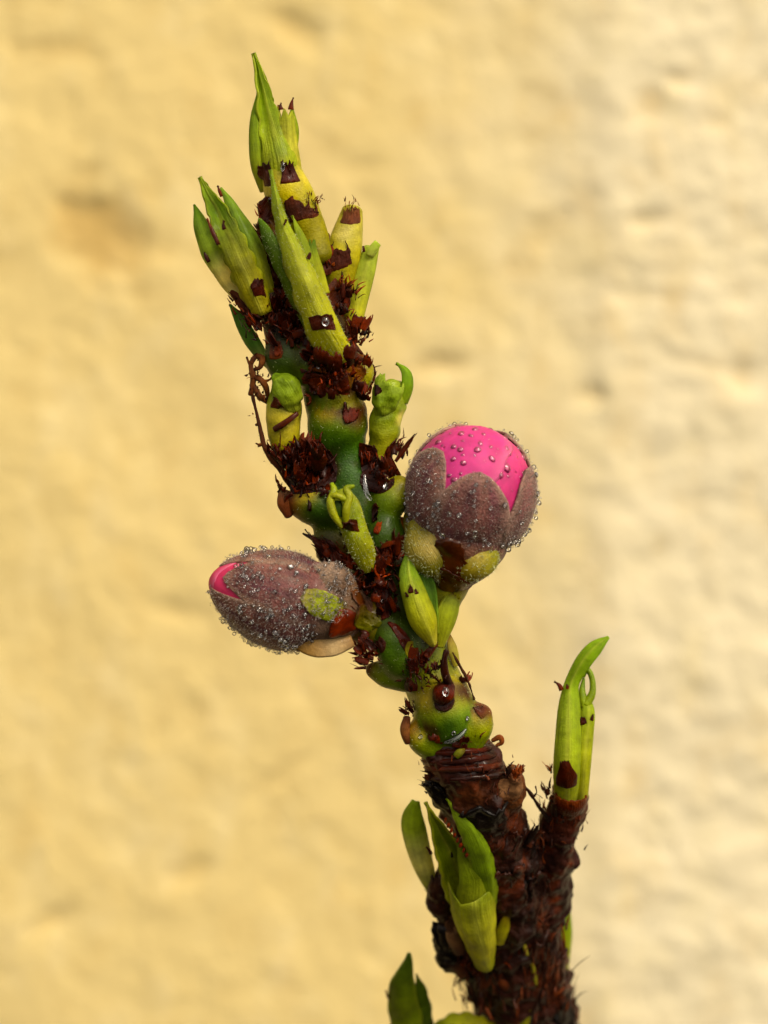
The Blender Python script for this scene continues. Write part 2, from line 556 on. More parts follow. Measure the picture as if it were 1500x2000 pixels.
    o = mesh_obj(name, V, f, mat, parent, cols, uv, **props)
    if thick:
        if cling and name == 'bud_scale':
            thick = min(thick, 2.0)
        md = o.modifiers.new('thickness', 'SOLIDIFY')
        md.thickness = thick / PX
        md.offset = -1
    return o

from mathutils.bvhtree import BVHTree
_BVH = {}

def host_bvh(objs):
    key = tuple(o.name for o in objs)
    if key not in _BVH:
        VV, FF = [], []
        for o in objs:
            me = o.data
            co = np.empty(len(me.vertices) * 3); me.vertices.foreach_get('co', co)
            co = co.reshape(-1, 3) + np.array(WORLD_LOC[o.name])
            k = len(VV)
            VV += [Vector(q) for q in co]
            FF += [tuple(i + k for i in p.vertices) for p in me.polygons]
        _BVH[key] = BVHTree.FromPolygons(VV, FF)
    return _BVH[key]

def strands(name, parent, spots, mat, cols_, seed=1, segs=5, flat=0.35, **props):
    """frayed fibres and torn scale ends: spots = (x, y, d, spread, count, length, width, direction x, direction y, direction depth, scatter)"""
    r = np.random.default_rng(seed)
    V, F, K = [], [], []
    cs = [C_(c) for c in cols_]
    for (x, y, d, sp, n, ln, wd, dx, dy, dd, sc) in spots:
        for _ in range(n):
            p = P(x + r.normal() * sp, y + r.normal() * sp, d + r.normal() * sp * 0.5)
            v = nrm(np.array([dx, dd, -dy], float) + r.normal(size=3) * sc * 0.85)
            L = ln * 0.58 * (0.45 + 0.9 * r.random()) / PX
            W = wd * 0.62 * (0.4 + 1.0 * r.random()) / PX
            bend = r.normal(size=3) * 0.55
            side = nrm(np.cross(v, r.normal(size=3)))
            c = cs[r.integers(len(cs))] * (0.6 + 0.8 * r.random())
            k0 = len(V)
            for i in range(segs + 1):
                u = i / segs
                ww = W * (1 - u ** 2.2) * (0.65 + 0.5 * r.random()) + 0.0008
                sd = nrm(np.cross(v, np.cross(side, v)))
                up = np.cross(v, sd)
                V += [p + sd * ww, p + up * ww * flat, p - sd * ww, p - up * ww * flat]
                K += [c * (0.8 + 0.5 * u)] * 4
                p = p + v * L / segs
                v = nrm(v + bend / segs + r.normal(size=3) * 0.10)
            for i in range(segs):
                a = k0 + i * 4
                for j in range(4):
                    F.append((a + j, a + (j + 1) % 4, a + 4 + (j + 1) % 4, a + 4 + j))
            F.append((k0 + 3, k0 + 2, k0 + 1, k0)); e = k0 + segs * 4
            F.append((e, e + 1, e + 2, e + 3))
    return mesh_obj(name, V, F, mat, parent, np.array(K), np.zeros((len(V), 2)), smooth=True, kind='stuff', **props)

def sample_surface(objs, n, seed, keep=None):
    """random points and normals on the faces of mesh objects, in scene coordinates"""
    r = np.random.default_rng(seed)
    A, Bv, Cv = [], [], []
    for o in objs:
        me = o.data
        co = np.empty(len(me.vertices) * 3); me.vertices.foreach_get('co', co)
        co = co.reshape(-1, 3) + np.array(WORLD_LOC[o.name])
        for p in me.polygons:
            v = p.vertices
            for i in range(1, len(v) - 1):
                A.append(co[v[0]]); Bv.append(co[v[i]]); Cv.append(co[v[i + 1]])
    A, Bv, Cv = map(np.array, (A, Bv, Cv))
    cr = np.cross(Bv - A, Cv - A)
    ar = np.linalg.norm(cr, axis=1)
    idx = r.choice(len(A), n, p=ar / ar.sum())
    u, v = r.random((2, n))
    fl = u + v > 1
    u[fl], v[fl] = 1 - u[fl], 1 - v[fl]
    pts = A[idx] + (Bv[idx] - A[idx]) * u[:, None] + (Cv[idx] - A[idx]) * v[:, None]
    return pts, nrm(cr[idx])

def hairs(name, parent, pts, nor, mat, length, rad, lean, seed, scatter=0.4):
    r = np.random.default_rng(seed)
    V, F = [], []
    n = len(pts)
    v = nrm(nor + lean + r.normal(size=(n, 3)) * scatter)
    v2 = nrm(v + lean * 0.8 + r.normal(size=(n, 3)) * scatter)
    L = (length * (0.5 + r.random(n)) / PX)[:, None]
    s1 = nrm(np.cross(v, r.normal(size=(n, 3))))
    s2 = np.cross(v, s1)
    R = rad / PX
    a = [pts + R * (s1 * math.cos(q) + s2 * math.sin(q)) for q in (0, 2.09, 4.19)]
    m = pts + v * L * 0.55
    b = [m + 0.7 * R * (s1 * math.cos(q) + s2 * math.sin(q)) for q in (0, 2.09, 4.19)]
    e = m + v2 * L * 0.45
    V = np.concatenate([np.stack(a, 1), np.stack(b, 1), e[:, None, :]], 1).reshape(-1, 3)
    base = np.arange(n) * 7
    F = []
    for k in base.tolist():
        for j in range(3):
            j2 = (j + 1) % 3
            F.append((k + j, k + j2, k + 3 + j2, k + 3 + j))
            F.append((k + 3 + j, k + 3 + j2, k + 6))
    return mesh_obj(name, V, F, mat, parent, smooth=False, kind='stuff'), e

def ico(sub=2):
    import bmesh
    bm = bmesh.new()
    bmesh.ops.create_icosphere(bm, subdivisions=sub, radius=1.0)
    v = np.array([q.co[:] for q in bm.verts]); f = [tuple(x.index for x in q.verts) for q in bm.faces]
    bm.free()
    return v, f

ICO1, ICO2 = ico(1), ico(3)
ICOM = ico(2)

def dew(name, parent, centers, radii, **props):
    v, f = ICOM
    V = (centers[:, None, :] + v[None] * (radii / PX)[:, None, None]).reshape(-1, 3)
    F = []
    nv = len(v)
    for i in range(len(centers)):
        F += [tuple(q + i * nv for q in p) for p in f]
    return mesh_obj(name, V, F, M_WATER, parent, kind='stuff', **props)

DROP_MESH = bpy.data.meshes.new('water_drop')
_v, _f = ICO2
_v = _v.copy()
_v[:, 2] = np.where(_v[:, 2] < 0, _v[:, 2] * 0.35, _v[:, 2] * 0.75)
DROP_MESH.from_pydata(_v.tolist(), [], _f)
DROP_MESH.polygons.foreach_set('use_smooth', np.ones(len(DROP_MESH.polygons), bool))
DROP_MESH.materials.append(M_WATER)

def drop(parent, p, nor, r, stretch=1.0, spin=0.0, name='water_drop'):
    o = bpy.data.objects.new(name, DROP_MESH)
    COL.objects.link(o)
    o.parent = parent
    if parent is twig or parent.name.startswith('leaf_shoot'):
        hosts = [c for c in parent.children if c.type == 'MESH' and c.name.startswith(('leaf', 'stalk', 'bud_scale', 'bract', 'dormant'))] + [stem]
        loc, no, _, _ = host_bvh(hosts).find_nearest(Vector(p))
        p, nor = loc + no * 2.5 / PX, no
    o.location = Vector(p) - WORLD_LOC[parent.name]
    q = Vector(nor).to_track_quat('Z', 'Y')
    o.rotation_mode = 'QUATERNION'
    from mathutils import Quaternion
    o.rotation_quaternion = q @ Quaternion((0, 0, 1), spin)
    o.scale = (r / PX * stretch, r / PX, r / PX)
    return o

# pigments
YG, PALE, GR, DG, OL = 'a8ac1c', 'd0cc6a', '7d9a17', '3f6a12', '8c8c10'
BR, DB, RU, BK, TAN = '4f2008', '2c1206', '8a3d10', '150c07', '9b7040'

twig = empty('twig', P(1035, 2060, 210), label='budding fruit tree twig with green leaf shoots and two pink flower buds', category='twig')

def tatters(parent, spots, cols_, mat, seed=1, name='bract'):
    """torn papery scales: spots = (x, y, d, spread, count, length, half width, direction x, direction y, direction depth)"""
    r = np.random.default_rng(seed)
    for (x, y, d, sp, n, ln, hw, dx, dy, dd) in spots:
        for _ in range(n):
            p = np.array([x, y, d], float) + r.normal(size=3) * np.array([sp, sp, sp * .4])
            v = nrm(np.array([dx, dy, dd], float) + r.normal(size=3) * .32)
            L = ln * (.6 + .7 * r.random()); w = hw * (.6 + .7 * r.random())
            bend = r.normal(size=3) * L * .16
            q = [p, p + v * L * .4 + bend * .4, p + v * L * .75 + bend, p + v * L + bend * 1.6]
            c = cols_[r.integers(len(cols_))]; c2 = cols_[r.integers(len(cols_))]
            leaf(name, [tuple(k) for k in q], [w * .8, w, w * .85, w * .5], parent, [(0, c), (1, c2)], mat=mat, wrap=float(r.uniform(30, 85)), roll=float(r.normal() * 30),
                 ragged=.38, rag_n=4, nt=11, ns=13, wave=6, thick=2.2, seed=float(r.random() * 50), cling=False, inside=bool(r.random() < .4))

# ------------------------------------------------------------------ stems
_w = tube('woody_stem', [(1040, 2070, 215), (1022, 1960, 180), (1003, 1880, 150), (990, 1800, 120), (978, 1720, 92), (962, 1650, 72), (946, 1590, 60), (925, 1540, 52), (903, 1490, 46), (886, 1448, 42)],
     [106, 102, 100, 96, 84, 72, 70, 72, 66, 62], M_BARK, twig,
     [(0, '3d1c0b'), (0.35, '361709'), (0.55, '2c150b'), (0.70, '1d110b'), (0.80, '5a2c10'), (0.9, '4a200c'), (1, '38160a')], amp=13, freq=6, ridged=20, ns=56, dens=0.3,
     col_noise=('6e3714', 0.25, 5.0), seed=2.0, blots=[(925, 1560, -20, 34, '7a4a22', .5), (1000, 1540, 0, 24, 'a07a50', .4), (945, 1585, -20, 45, '1a100c', .5), (850, 1540, 40, 34, '17100d', .5)], raw=True)
_s = tube('side_stem', [(1040, 1830, 135), (1062, 1760, 118), (1076, 1700, 105), (1088, 1640, 95), (1100, 1595, 88), (1112, 1556, 84)],
     [48, 48, 44, 40, 38, 33], M_BARK, twig, [(0, '35170a'), (0.5, '2e140a'), (0.8, '3c190b'), (1, '5a2a10')], amp=10, freq=7, ridged=14, ns=40, dens=0.35,
     col_noise=('6a3312', 0.25, 6.0), seed=4.0, round_end=(True, True), raw=True)
BARK = [_w, _s]
for k, (pth, rr_, c) in enumerate([([(905, 1690, 60), (868, 1720, 46), (862, 1765, 46), (890, 1800, 56)], [14, 20, 21, 16], '3a2010'), ([(880, 1790, 60), (870, 1830, 50), (880, 1872, 56), (930, 1905, 70)], [14, 20, 20, 16], '1a110d'), ([(890, 1570, 30), (858, 1552, 16), (838, 1522, 16)], [24, 18, 9], '140d0a'),
                                 ([(1000, 1560, 20), (1008, 1530, 6), (1004, 1505, 8)], [20, 17, 9], '7a5230'), ([(1030, 1690, 60), (1024, 1650, 50), (1012, 1610, 48)], [26, 20, 10], '2a140a'), ([(960, 1700, 10), (985, 1760, 20), (1010, 1840, 40)], [20, 26, 22], '42200e')]):
    BARK.append(tube('lump', pth, rr_, M_BARK, twig, [(0, c), (1, c)], amp=9, freq=9, ridged=14, ns=24, dens=.35, seed=30 + k, raw=True))
_stem = tube('green_stem', [(890, 1455, 42), (868, 1395, 32), (840, 1320, 25), (808, 1245, 15), (772, 1170, 10), (738, 1100, 5), (708, 1030, 0), (686, 965, 0), (670, 900, 0), (658, 840, 0), (648, 770, 0), (640, 700, 0), (622, 640, 0), (600, 570, 0), (582, 490, 0), (570, 420, 0)],
     [60, 60, 58, 57, 60, 58, 56, 52, 46, 52, 56, 60, 58, 48, 40, 34], M_GREEN, twig,
     [(0, '6f7c1a'), (0.12, '7d8a1e'), (0.22, '5a7016'), (0.34, '2f3d0c'), (0.42, '3a5210'), (0.52, '2c5a12'), (0.62, '35600f'), (0.72, '4a3a0c'), (0.82, '3d240b'), (0.9, '6a5a10'), (1, '8a8a16')],
     amp=5, freq=5, ns=40, dens=0.25, col_noise=('2e1406', 0.26, 6.5), seed=1.0, raw=True)
PIECES = [_stem]

def swell(path, radii, col, amp=4, freq=7, **kw):
    PIECES.append(tube('swelling', path, radii, M_GREEN, twig, col, amp=amp, freq=freq, ns=24, dens=.3, raw=True, **kw))

swell([(565, 735, -15), (558, 700, -22), (552, 665, -20)], [34, 42, 34], [(0, '4a6a14'), (.5, '2f4a0c'), (1, '2a2c0a')], seed=11)
swell([(600, 745, -40), (596, 705, -48), (602, 668, -40)], [22, 28, 22], [(0, '4f6a14'), (.6, '3b4a0c'), (1, '48280c')], seed=12)
swell([(636, 792, -40), (660, 776, -46), (690, 768, -40)], [20, 27, 22], [(0, '5f7a18'), (.5, '8c9420'), (1, '7a7a1a')], seed=13, blots=[(680, 755, -60, 20, BR, .5)])
swell([(700, 760, -22), (708, 725, -26), (706, 700, -22)], [20, 25, 18], [(0, '7a8a1c'), (.6, 'a0a028'), (1, '6a3a10')], seed=14)
swell([(652, 735, -52), (658, 700, -58), (662, 668, -56)], [26, 30, 24], [(0, '3e190a'), (.5, '55300c'), (1, '6a4a10')], seed=15, amp=8)
swell([(656, 880, 0), (660, 832, -10), (668, 795, -14)], [44, 61, 52], [(0, '34600f'), (.45, '4a7a14'), (.8, '6a8018'), (1, '5a3a0e')], seed=16, amp=4, freq=4, blots=[(630, 790, -66, 24, 'a08c18', .6), (700, 798, -66, 34, '4a1c0a', .4), (660, 776, -70, 30, '5a3a0e', .5), (664, 880, -56, 24, '244a0c', .6)])
swell([(660, 1000, -20), (610, 985, -26), (572, 976, -24)], [42, 42, 27], [(0, '3c5c0e'), (.5, '4a6a12'), (.8, '6a5a14'), (1, '6a3812')], seed=17, amp=4, freq=4, blots=[(600, 956, -64, 22, 'aaa028', .6), (625, 1010, -60, 30, '2c5410', .6)])  # the yellow blot is a highlight painted on the dome
swell([(742, 1005, -38), (764, 975, -44), (790, 950, -40)], [30, 36, 28], [(0, '3c640f'), (.5, '5f7c14'), (1, '9a9a24')], seed=18, amp=4, freq=4)
swell([(745, 1085, -40), (752, 1045, -46), (750, 1010, -40)], [34, 40, 30], [(0, '2e3c0c'), (.5, '30500f'), (1, '3a5c10')], seed=19, amp=5)
swell([(650, 1085, -10), (648, 1050, -14), (636, 1020, -10)], [30, 34, 26], [(0, '2f1a08'), (.5, '3b3a0c'), (1, '4a5a10')], seed=20, amp=6)
swell([(800, 1330, -6), (760, 1318, -10), (722, 1306, -8)], [26, 30, 16], [(0, '5f7a18'), (.5, '6a8a1c'), (.85, '7a8a20'), (1, '5a300e')], seed=25, amp=4)
swell([(790, 1300, -32), (772, 1255, -38), (756, 1215, -34)], [40, 46, 36], [(0, '47690f'), (.5, '3d6410'), (1, '384c0e')], seed=26, amp=5)
swell([(878, 1420, 12), (868, 1385, 4), (860, 1345, 0)], [56, 62, 54], [(0, '3d640f'), (.4, '5a8014'), (.75, '8f9a20'), (1, 'a4a02c')], seed=27, amp=3, freq=4, blots=[(866, 1346, -62, 34, '4a1a0a', .4), (822, 1362, -50, 20, 'a4982a', .6), (908, 1350, -30, 24, '4a260c', .5), (838, 1425, -40, 16, '4a2a0c', .5), (880, 1425, -56, 22, '2c500e', .6)])
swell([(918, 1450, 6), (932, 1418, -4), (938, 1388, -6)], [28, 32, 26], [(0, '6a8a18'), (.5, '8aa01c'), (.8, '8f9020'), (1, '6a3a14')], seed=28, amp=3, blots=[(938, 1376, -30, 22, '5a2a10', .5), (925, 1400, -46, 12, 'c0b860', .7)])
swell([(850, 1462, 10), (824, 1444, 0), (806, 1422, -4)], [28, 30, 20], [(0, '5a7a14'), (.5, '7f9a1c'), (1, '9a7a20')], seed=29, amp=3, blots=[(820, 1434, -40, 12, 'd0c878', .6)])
swell([(556, 655, -12), (532, 622, -16), (518, 588, -14)], [32, 27, 17], [(0, '2a1207'), (.5, '3a180a'), (1, '4a200c')], seed=41, amp=9, freq=9)
swell([(566, 610, -16), (548, 560, -18), (532, 515, -16)], [30, 24, 16], [(0, '2a1207'), (.5, '40200a'), (1, '4a200c')], seed=42, amp=8, freq=9)

def fuse(name, pieces, voxel, mat, parent, smooth=4):
    """one continuous surface from overlapping pieces, keeping the pigment of the piece on the outside"""
    from mathutils.kdtree import KDTree
    VV, FF, CC = [], [], []
    for (V, f, c) in pieces:
        k = len(VV)
        VV += V.tolist(); FF += [tuple(i + k for i in q) for q in f]; CC += c.tolist()
    me = bpy.data.meshes.new('tmp'); me.from_pydata(VV, [], FF)
    o = bpy.data.objects.new('tmp', me); COL.objects.link(o)
    md = o.modifiers.new('r', 'REMESH'); md.mode = 'VOXEL'; md.voxel_size = voxel
    ev = o.evaluated_get(bpy.context.evaluated_depsgraph_get())
    m2 = bpy.data.meshes.new_from_object(ev)
    bpy.data.objects.remove(o); bpy.data.meshes.remove(me)
    V = np.empty(len(m2.vertices) * 3); m2.vertices.foreach_get('co', V); V = V.reshape(-1, 3)
    F = [tuple(p.vertices) for p in m2.polygons]
    E = np.empty(len(m2.edges) * 2, np.int32); m2.edges.foreach_get('vertices', E); E = E.reshape(-1, 2)
    bpy.data.meshes.remove(m2)
    deg = np.bincount(E.ravel(), minlength=len(V))[:, None]
    def lap(X):
        acc = np.zeros_like(X)
        np.add.at(acc, E[:, 0], X[E[:, 1]]); np.add.at(acc, E[:, 1], X[E[:, 0]])
        return acc / deg
    for _ in range(smooth):
        V = V * .4 + lap(V) * .6
    kd = KDTree(len(VV))
    for i, q in enumerate(VV):
        kd.insert(q, i)
    kd.balance()
    K = np.zeros_like(V)
    for i, q in enumerate(V):
        acc = np.zeros(3); ws = 0
        for (co, j, dist) in kd.find_n(q, 7):
            g = 1 / (dist + .006) ** 2
            acc += g * np.array(CC[j]); ws += g
        K[i] = acc / ws
    for _ in range(1):
        K = K * .4 + lap(K) * .6
    return mesh_obj(name, V, F, mat, parent, K, np.zeros((len(V), 2)))

woody = fuse('woody_stem', BARK, 0.013, M_BARK, twig, 1)
side = woody
stem = fuse('green_stem', PIECES, 0.013, M_GREEN, twig, 16)

def fuzz(objs, n, parent, seed, length=7, rad=0.45):
    pts, nor = sample_surface(objs, n, seed)
    return hairs('down', parent, pts, nor, M_HAIR_LEAF, length, rad, np.array([0, 0, 0.3]), seed, 0.5)[0]

def shoot(x, y, d, label):
    return empty('leaf_shoot', P(x, y, d), twig, label=label)

# ------------------------------------------------------------------ topmost shoot
s = shoot(610, 490, -20, 'topmost leaf shoot with a long pointed tip and brown ringed base')
tube('stalk', [(618, 500, -20), (602, 450, -24), (580, 405, -28), (560, 368, -30), (545, 325, -30)], [34, 37, 43, 45, 39], M_GREEN, s,
     [(0, '8a8c18'), (0.35, '9a9a1c'), (0.6, 'b4b428'), (0.8, 'cfc867'), (1, '8fa01c')], amp=2, seed=3, round_end=(True, True), blots=[(570, 380, -75, 25, 'b8b41a', .6)])
leaf('leaf', [(558, 380, -16), (547, 325, -38), (537, 275, -46), (526, 225, -50), (514, 170, -50), (496, 104, -46)], [34, 36, 31, 22, 12, 0], s,
     [(0, '9fae2c'), (.3, '98aa2a'), (.6, '86a522'), (1, '8db02c')], wrap=[110, 95, 75, 55, 50, 40], rib=2, blots=[(540, 285, -80, 18, '7c9a3c', .8)], seed=1.1, roll=10, keel=(-.38, -20, .22), teeth=.24, teeth_n=6, wave=5, edge='a8b848')
leaf('leaf', [(520, 372, -20), (506, 325, -36), (500, 280, -40), (499, 230, -40), (503, 180, -38)], [14, 17, 15, 11, 1], s, [(0, 'a9b040'), (.4, '86a028'), (1, '6f9420')], wrap=80, roll=-25, seed=1.9, edge='b8c060')
leaf('leaf', [(566, 372, -20), (562, 320, -36), (560, 265, -40), (558, 205, -40)], [28, 27, 20, 17], s, [(0, 'b9ba3c'), (.5, 'c3c456'), (1, '9cae2c')], wrap=80, roll=22, ragged=.14, rag_n=3, seed=2.3, rib=3, tip=(RU, .93))
leaf('leaf', [(572, 300, -20), (575, 255, -22), (570, 215, -22)], [8, 9, 4], s, [(0, '98a828'), (1, '86a420')], wrap=90, roll=30, seed=2.6)
for i, (x, y, x2, y2, w) in enumerate([(549, 214, 549, 200, 5), (568, 214, 573, 190, 6)]):
    leaf('stipule', [(x, y, -48), ((x + x2) / 2 - 1, (y + y2) / 2, -48), (x2, y2, -47)], [w, w * .6, 0], s, [(0, RU), (1, BR)], mat=M_SCALE, wrap=70, nt=8, ns=5, thick=3)
leaf('bud_scale', [(570, 356, -84), (568, 335, -86), (566, 312, -82), (563, 296, -80)], [22, 18, 10, 4], s, [(0, '5f2c10'), (.3, BR), (1, '3f1b0a')], mat=M_SCALE, wrap=35, ragged=.4, rag_n=3, seed=3.1, roll=22, edge=BR)
leaf('bud_scale', [(517, 368, -62), (513, 345, -66), (514, 312, -64)], [14, 14, 9], s, [(0, '5f2c10'), (1, '3a1a0a')], mat=M_SCALE, wrap=60, ragged=.2, rag_n=3, seed=3.3, roll=-28)
leaf('bud_scale', [(597, 432, -68), (592, 412, -72), (596, 382, -68)], [34, 34, 27], s, [(0, '6b3314'), (.3, BR), (.8, '5c2b12'), (1, '7a4a24')], mat=M_DRY, wrap=55, ragged=.4, rag_n=6, seed=3.6, roll=12)
tube('stalk', [(548, 560, -20), (532, 500, -26), (522, 445, -28), (515, 396, -24)], [16, 20, 19, 11], M_SCALE, s, [(0, '4a200c'), (.4, '6a3a10'), (.7, '7a6a1c'), (1, '55260e')], amp=5, freq=9, ns=18, seed=33)
leaf('bud_scale', [(516, 440, -46), (511, 415, -50), (512, 386, -48)], [18, 18, 14], s, [(0, '5f2c10'), (1, BR)], mat=M_SCALE, wrap=70, ragged=.2, rag_n=3, seed=3.9, roll=-35)
strands('frayed_scales', s, [(510, 420, -40, 4, 9, 34, 4, -.5, -1, 0, .3), (514, 470, -36, 7, 24, 36, 6, -.3, -1, -.2, .4), (613, 396, -60, 8, 26, 17, 2, .5, -1, 0, .4), (600, 392, -66, 9, 26, 15, 2, .2, -1, 0, .4)], M_SCALE, [BR, RU, '5d2a0e', '8f4a18'], seed=11)
drop(s, P(547, 330, -92), (0, -1, .2), 10, .45)
drop(s, P(514, 388, -70), (-.3, -1, .2), 6, .8)

# ------------------------------------------------------------------ left shoot of the crown
s = shoot(512, 612, -20, 'dark green leaf shoot leaning out on the pink-free upper side')
s['label'] = 'broad dark green leaf shoot leaning outwards below the topmost tip'
leaf('leaf', [(514, 612, -55), (486, 548, -72), (456, 478, -76), (425, 415, -66), (391, 346, -50)], [22, 31, 29, 21, 0], s,
     [(0, 'a8a028'), (.25, '8a8a12'), (.5, '6d7a10'), (.75, '5c8018'), (1, '8fae3a')], wrap=[95, 55, 40, 40, 40], roll=-4, edge='8a9c1c', rib=2, seed=4.1, teeth=.22, teeth_n=8, wave=6, keel=(-.15, -20, .35))
leaf('leaf', [(520, 575, -48), (500, 510, -52), (470, 440, -50), (432, 366, -42)], [18, 24, 20, 2], s, [(0, '8a8a14'), (.5, '56740f'), (1, '7aa03a')], wrap=70, roll=18, seed=4.4, edge='86a030', wave=3)
leaf('leaf', [(512, 622, -36), (462, 566, -40), (422, 505, -40), (396, 450, -36), (379, 399, -30)], [12, 18, 23, 18, 2], s, [(0, 'a8a040'), (.25, 'd0caa0'), (.42, 'ded8a8'), (.6, '93b040'), (1, '5c8a1c')], wrap=65, roll=-12, seed=4.7, edge='a8b850', wave=4)
leaf('leaf', [(536, 722, -8), (510, 692, -6), (487, 658, -4), (468, 625, 0), (450, 594, 4)], [9, 13, 16, 13, 2], s, [(0, 'a8b080'), (.4, '4f8030'), (1, '4a8028')], wrap=60, roll=-18, seed=5.1, wave=5)
leaf('bud_scale', [(520, 584, -104), (516, 560, -108), (514, 532, -104)], [16, 19, 10], s, [(0, '5a2510'), (1, '30120a')], mat=M_SCALE, wrap=40, ragged=.25, rag_n=3, seed=5.3, roll=12)
leaf('stipule', [(427, 478, -100), (414, 450, -96), (404, 426, -90)], [4, 4, 0], s, [(0, BR), (1, RU)], mat=M_SCALE, wrap=60, nt=8, ns=5)
leaf('stipule', [(438, 448, -104), (436, 440, -104), (437, 430, -104)], [4, 3, 0], s, [(0, BR), (1, BR)], mat=M_SCALE, wrap=60, nt=6, ns=5)
leaf('stipule', [(433, 384, -52), (428, 372, -52), (425, 362, -52)], [3, 3, 0], s, [(0, RU), (1, BR)], mat=M_SCALE, wrap=60, nt=6, ns=5)
leaf('stipule', [(408, 512, -52), (402, 500, -52), (399, 492, -52)], [4, 4, 0], s, [(0, BR), (1, BR)], mat=M_SCALE, wrap=60, nt=6, ns=5)
for _p, _w, _sd in (([(500, 632, -44), (480, 602, -48), (458, 572, -46), (436, 538, -40)], [9, 10, 9, 4], 3.3), ([(490, 626, -34), (470, 598, -36), (450, 568, -34)], [7, 8, 4], 8.1), ([(508, 640, -54), (492, 614, -60), (478, 588, -58)], [8, 9, 5], 5.7)):
    leaf('bract', _p, _w, s, [(0, BR), (.5, '6a3416'), (1, '5d2c12')], mat=M_DRY, wrap=60, ragged=.3, rag_n=4, teeth=.6, teeth_n=7, nt=26, ns=11, wave=5, seed=_sd, thick=2, roll=-15)
strands('frayed_scales', s, [(470, 590, -46, 9, 26, 30, 4, -.6, -1, 0, .3), (486, 610, -50, 8, 24, 30, 4, -.5, -1, 0, .3)], M_DRY, ['5d2c12', '74401c', BR, RU], seed=12)
strands('frayed_scales', s, [(500, 632, -62, 13, 46, 40, 6, -.5, -1, -.3, .45), (530, 620, -58, 10, 30, 40, 6, -.1, -1, -.3, .4)], M_SCALE, [BR, DB, RU, '6a2c0c'], seed=13)

# ------------------------------------------------------------------ long front leaf of the crown
s = shoot(640, 670, -70, 'long pale green leaf shoot in front of the crown with a brown square scar')
fl = leaf('leaf', [(656, 694, -58), (628, 640, -88), (599, 565, -100), (574, 502, -96), (554, 450, -88), (541, 400, -80), (528, 331, -70)], [33, 35, 30, 25, 17, 11, 1], s,
     [(0, 'b8ba28'), (.12, 'b0b42c'), (.35, 'a6ae3a'), (.6, '9aaa38'), (.8, '92aa38'), (1, '86a82c')], wrap=[95, 88, 80, 75, 65, 55, 45], roll=8, seed=6.1, rib=2, wave=5, keel=(.4, 15), teeth=.2, teeth_n=6, edge='bcc060')
lw = leaf('leaf', [(606, 640, -76), (574, 570, -82), (545, 505, -84), (524, 465, -82), (506, 427, -78)], [14, 20, 20, 17, 4], s, [(0, '7f9018'), (.4, '5c7814'), (.8, '4f7416'), (1, '5f8a20')], wrap=50, roll=-30, seed=6.4, wave=3, teeth=.12, teeth_n=5)
leaf('leaf', [(620, 560, -84), (604, 512, -86), (588, 466, -84), (571, 420, -80)], [14, 15, 11, 0], s, [(0, 'a0aa30'), (.5, '8ea42c'), (1, '90aa30')], wrap=60, roll=25, seed=6.7)
leaf('leaf', [(632, 575, -80), (620, 530, -82), (613, 495, -82), (609, 464, -80)], [14, 14, 9, 6], s, [(0, 'b0b838'), (.5, 'a4b030'), (1, '5c8a20')], wrap=60, roll=25, seed=6.9, ragged=.1, rag_n=2)
leaf('bud_scale', [(634, 650, -134), (632, 632, -136), (630, 614, -134)], [23, 24, 22], s, [(0, '5a2610'), (1, '45200c')], mat=M_SCALE, wrap=40, ragged=.08, rag_n=3, seed=7.1, roll=-6)
leaf('stipule', [(601, 506, -118), (604, 500, -118), (606, 493, -118)], [4, 4, 2], s, [(0, BR), (1, BR)], mat=M_SCALE, wrap=60, nt=6, ns=5)
leaf('stipule', [(554, 440, -112), (557, 434, -113), (559, 428, -113)], [1.6, 1.6, 0], s, [(0, BR), (1, BR)], mat=M_SCALE, wrap=60, nt=6, ns=5)
fuzz([fl, lw], 900, s, 51, 4, .3)
drop(s, P(636, 628, -140), (.1, -1, .3), 9, .8)

# ------------------------------------------------------------------ cut stub right of the crown
s = shoot(662, 600, 10, 'short yellow stub with two brown bands and a torn brown top')
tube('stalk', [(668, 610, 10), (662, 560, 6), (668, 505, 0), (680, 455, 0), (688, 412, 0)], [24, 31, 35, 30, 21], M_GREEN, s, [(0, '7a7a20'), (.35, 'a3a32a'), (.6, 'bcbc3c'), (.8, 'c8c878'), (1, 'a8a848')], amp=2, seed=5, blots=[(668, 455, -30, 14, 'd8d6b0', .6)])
leaf('bud_scale', [(688, 434, -24), (688, 416, -26), (686, 396, -22)], [23, 21, 17], s, [(0, '6a3412'), (.5, '7a4420'), (1, '94643a')], mat=M_DRY, wrap=85, ragged=.3, rag_n=4, seed=7.3)
leaf('bud_scale', [(664, 532, -40), (661, 508, -44), (660, 484, -42), (661, 464, -38)], [31, 30, 21, 8], s, [(0, '6a3010'), (.3, BR), (1, '401c0a')], mat=M_DRY, wrap=50, ragged=.4, rag_n=5, seed=7.5, roll=-10)
leaf('bud_scale', [(668, 610, -34), (666, 584, -40), (672, 545, -38)], [22, 28, 24], s, [(0, '6a3212'), (.5, '55260e'), (1, '7a4a20')], mat=M_SCALE, wrap=60, ragged=.25, rag_n=5, seed=7.7, roll=10)
strands('frayed_scales', s, [(640, 480, 0, 8, 16, 26, 4, -.3, -1, 0, .5), (625, 480, -20, 10, 24, 28, 5, .1, -1, -.2, .5), (635, 520, -30, 9, 24, 34, 5, -.1, -1, -.2, .45), (672, 560, -46, 10, 26, 34, 5, .2, -1, -.2, .4), (684, 575, -40, 7, 22, 34, 4, .3, -1, 0, .4), (665, 605, -44, 9, 22, 34, 5, .1, -1, -.2, .4)], M_SCALE, [BR, DB, RU, '6e3412', '8a5020'], seed=14)
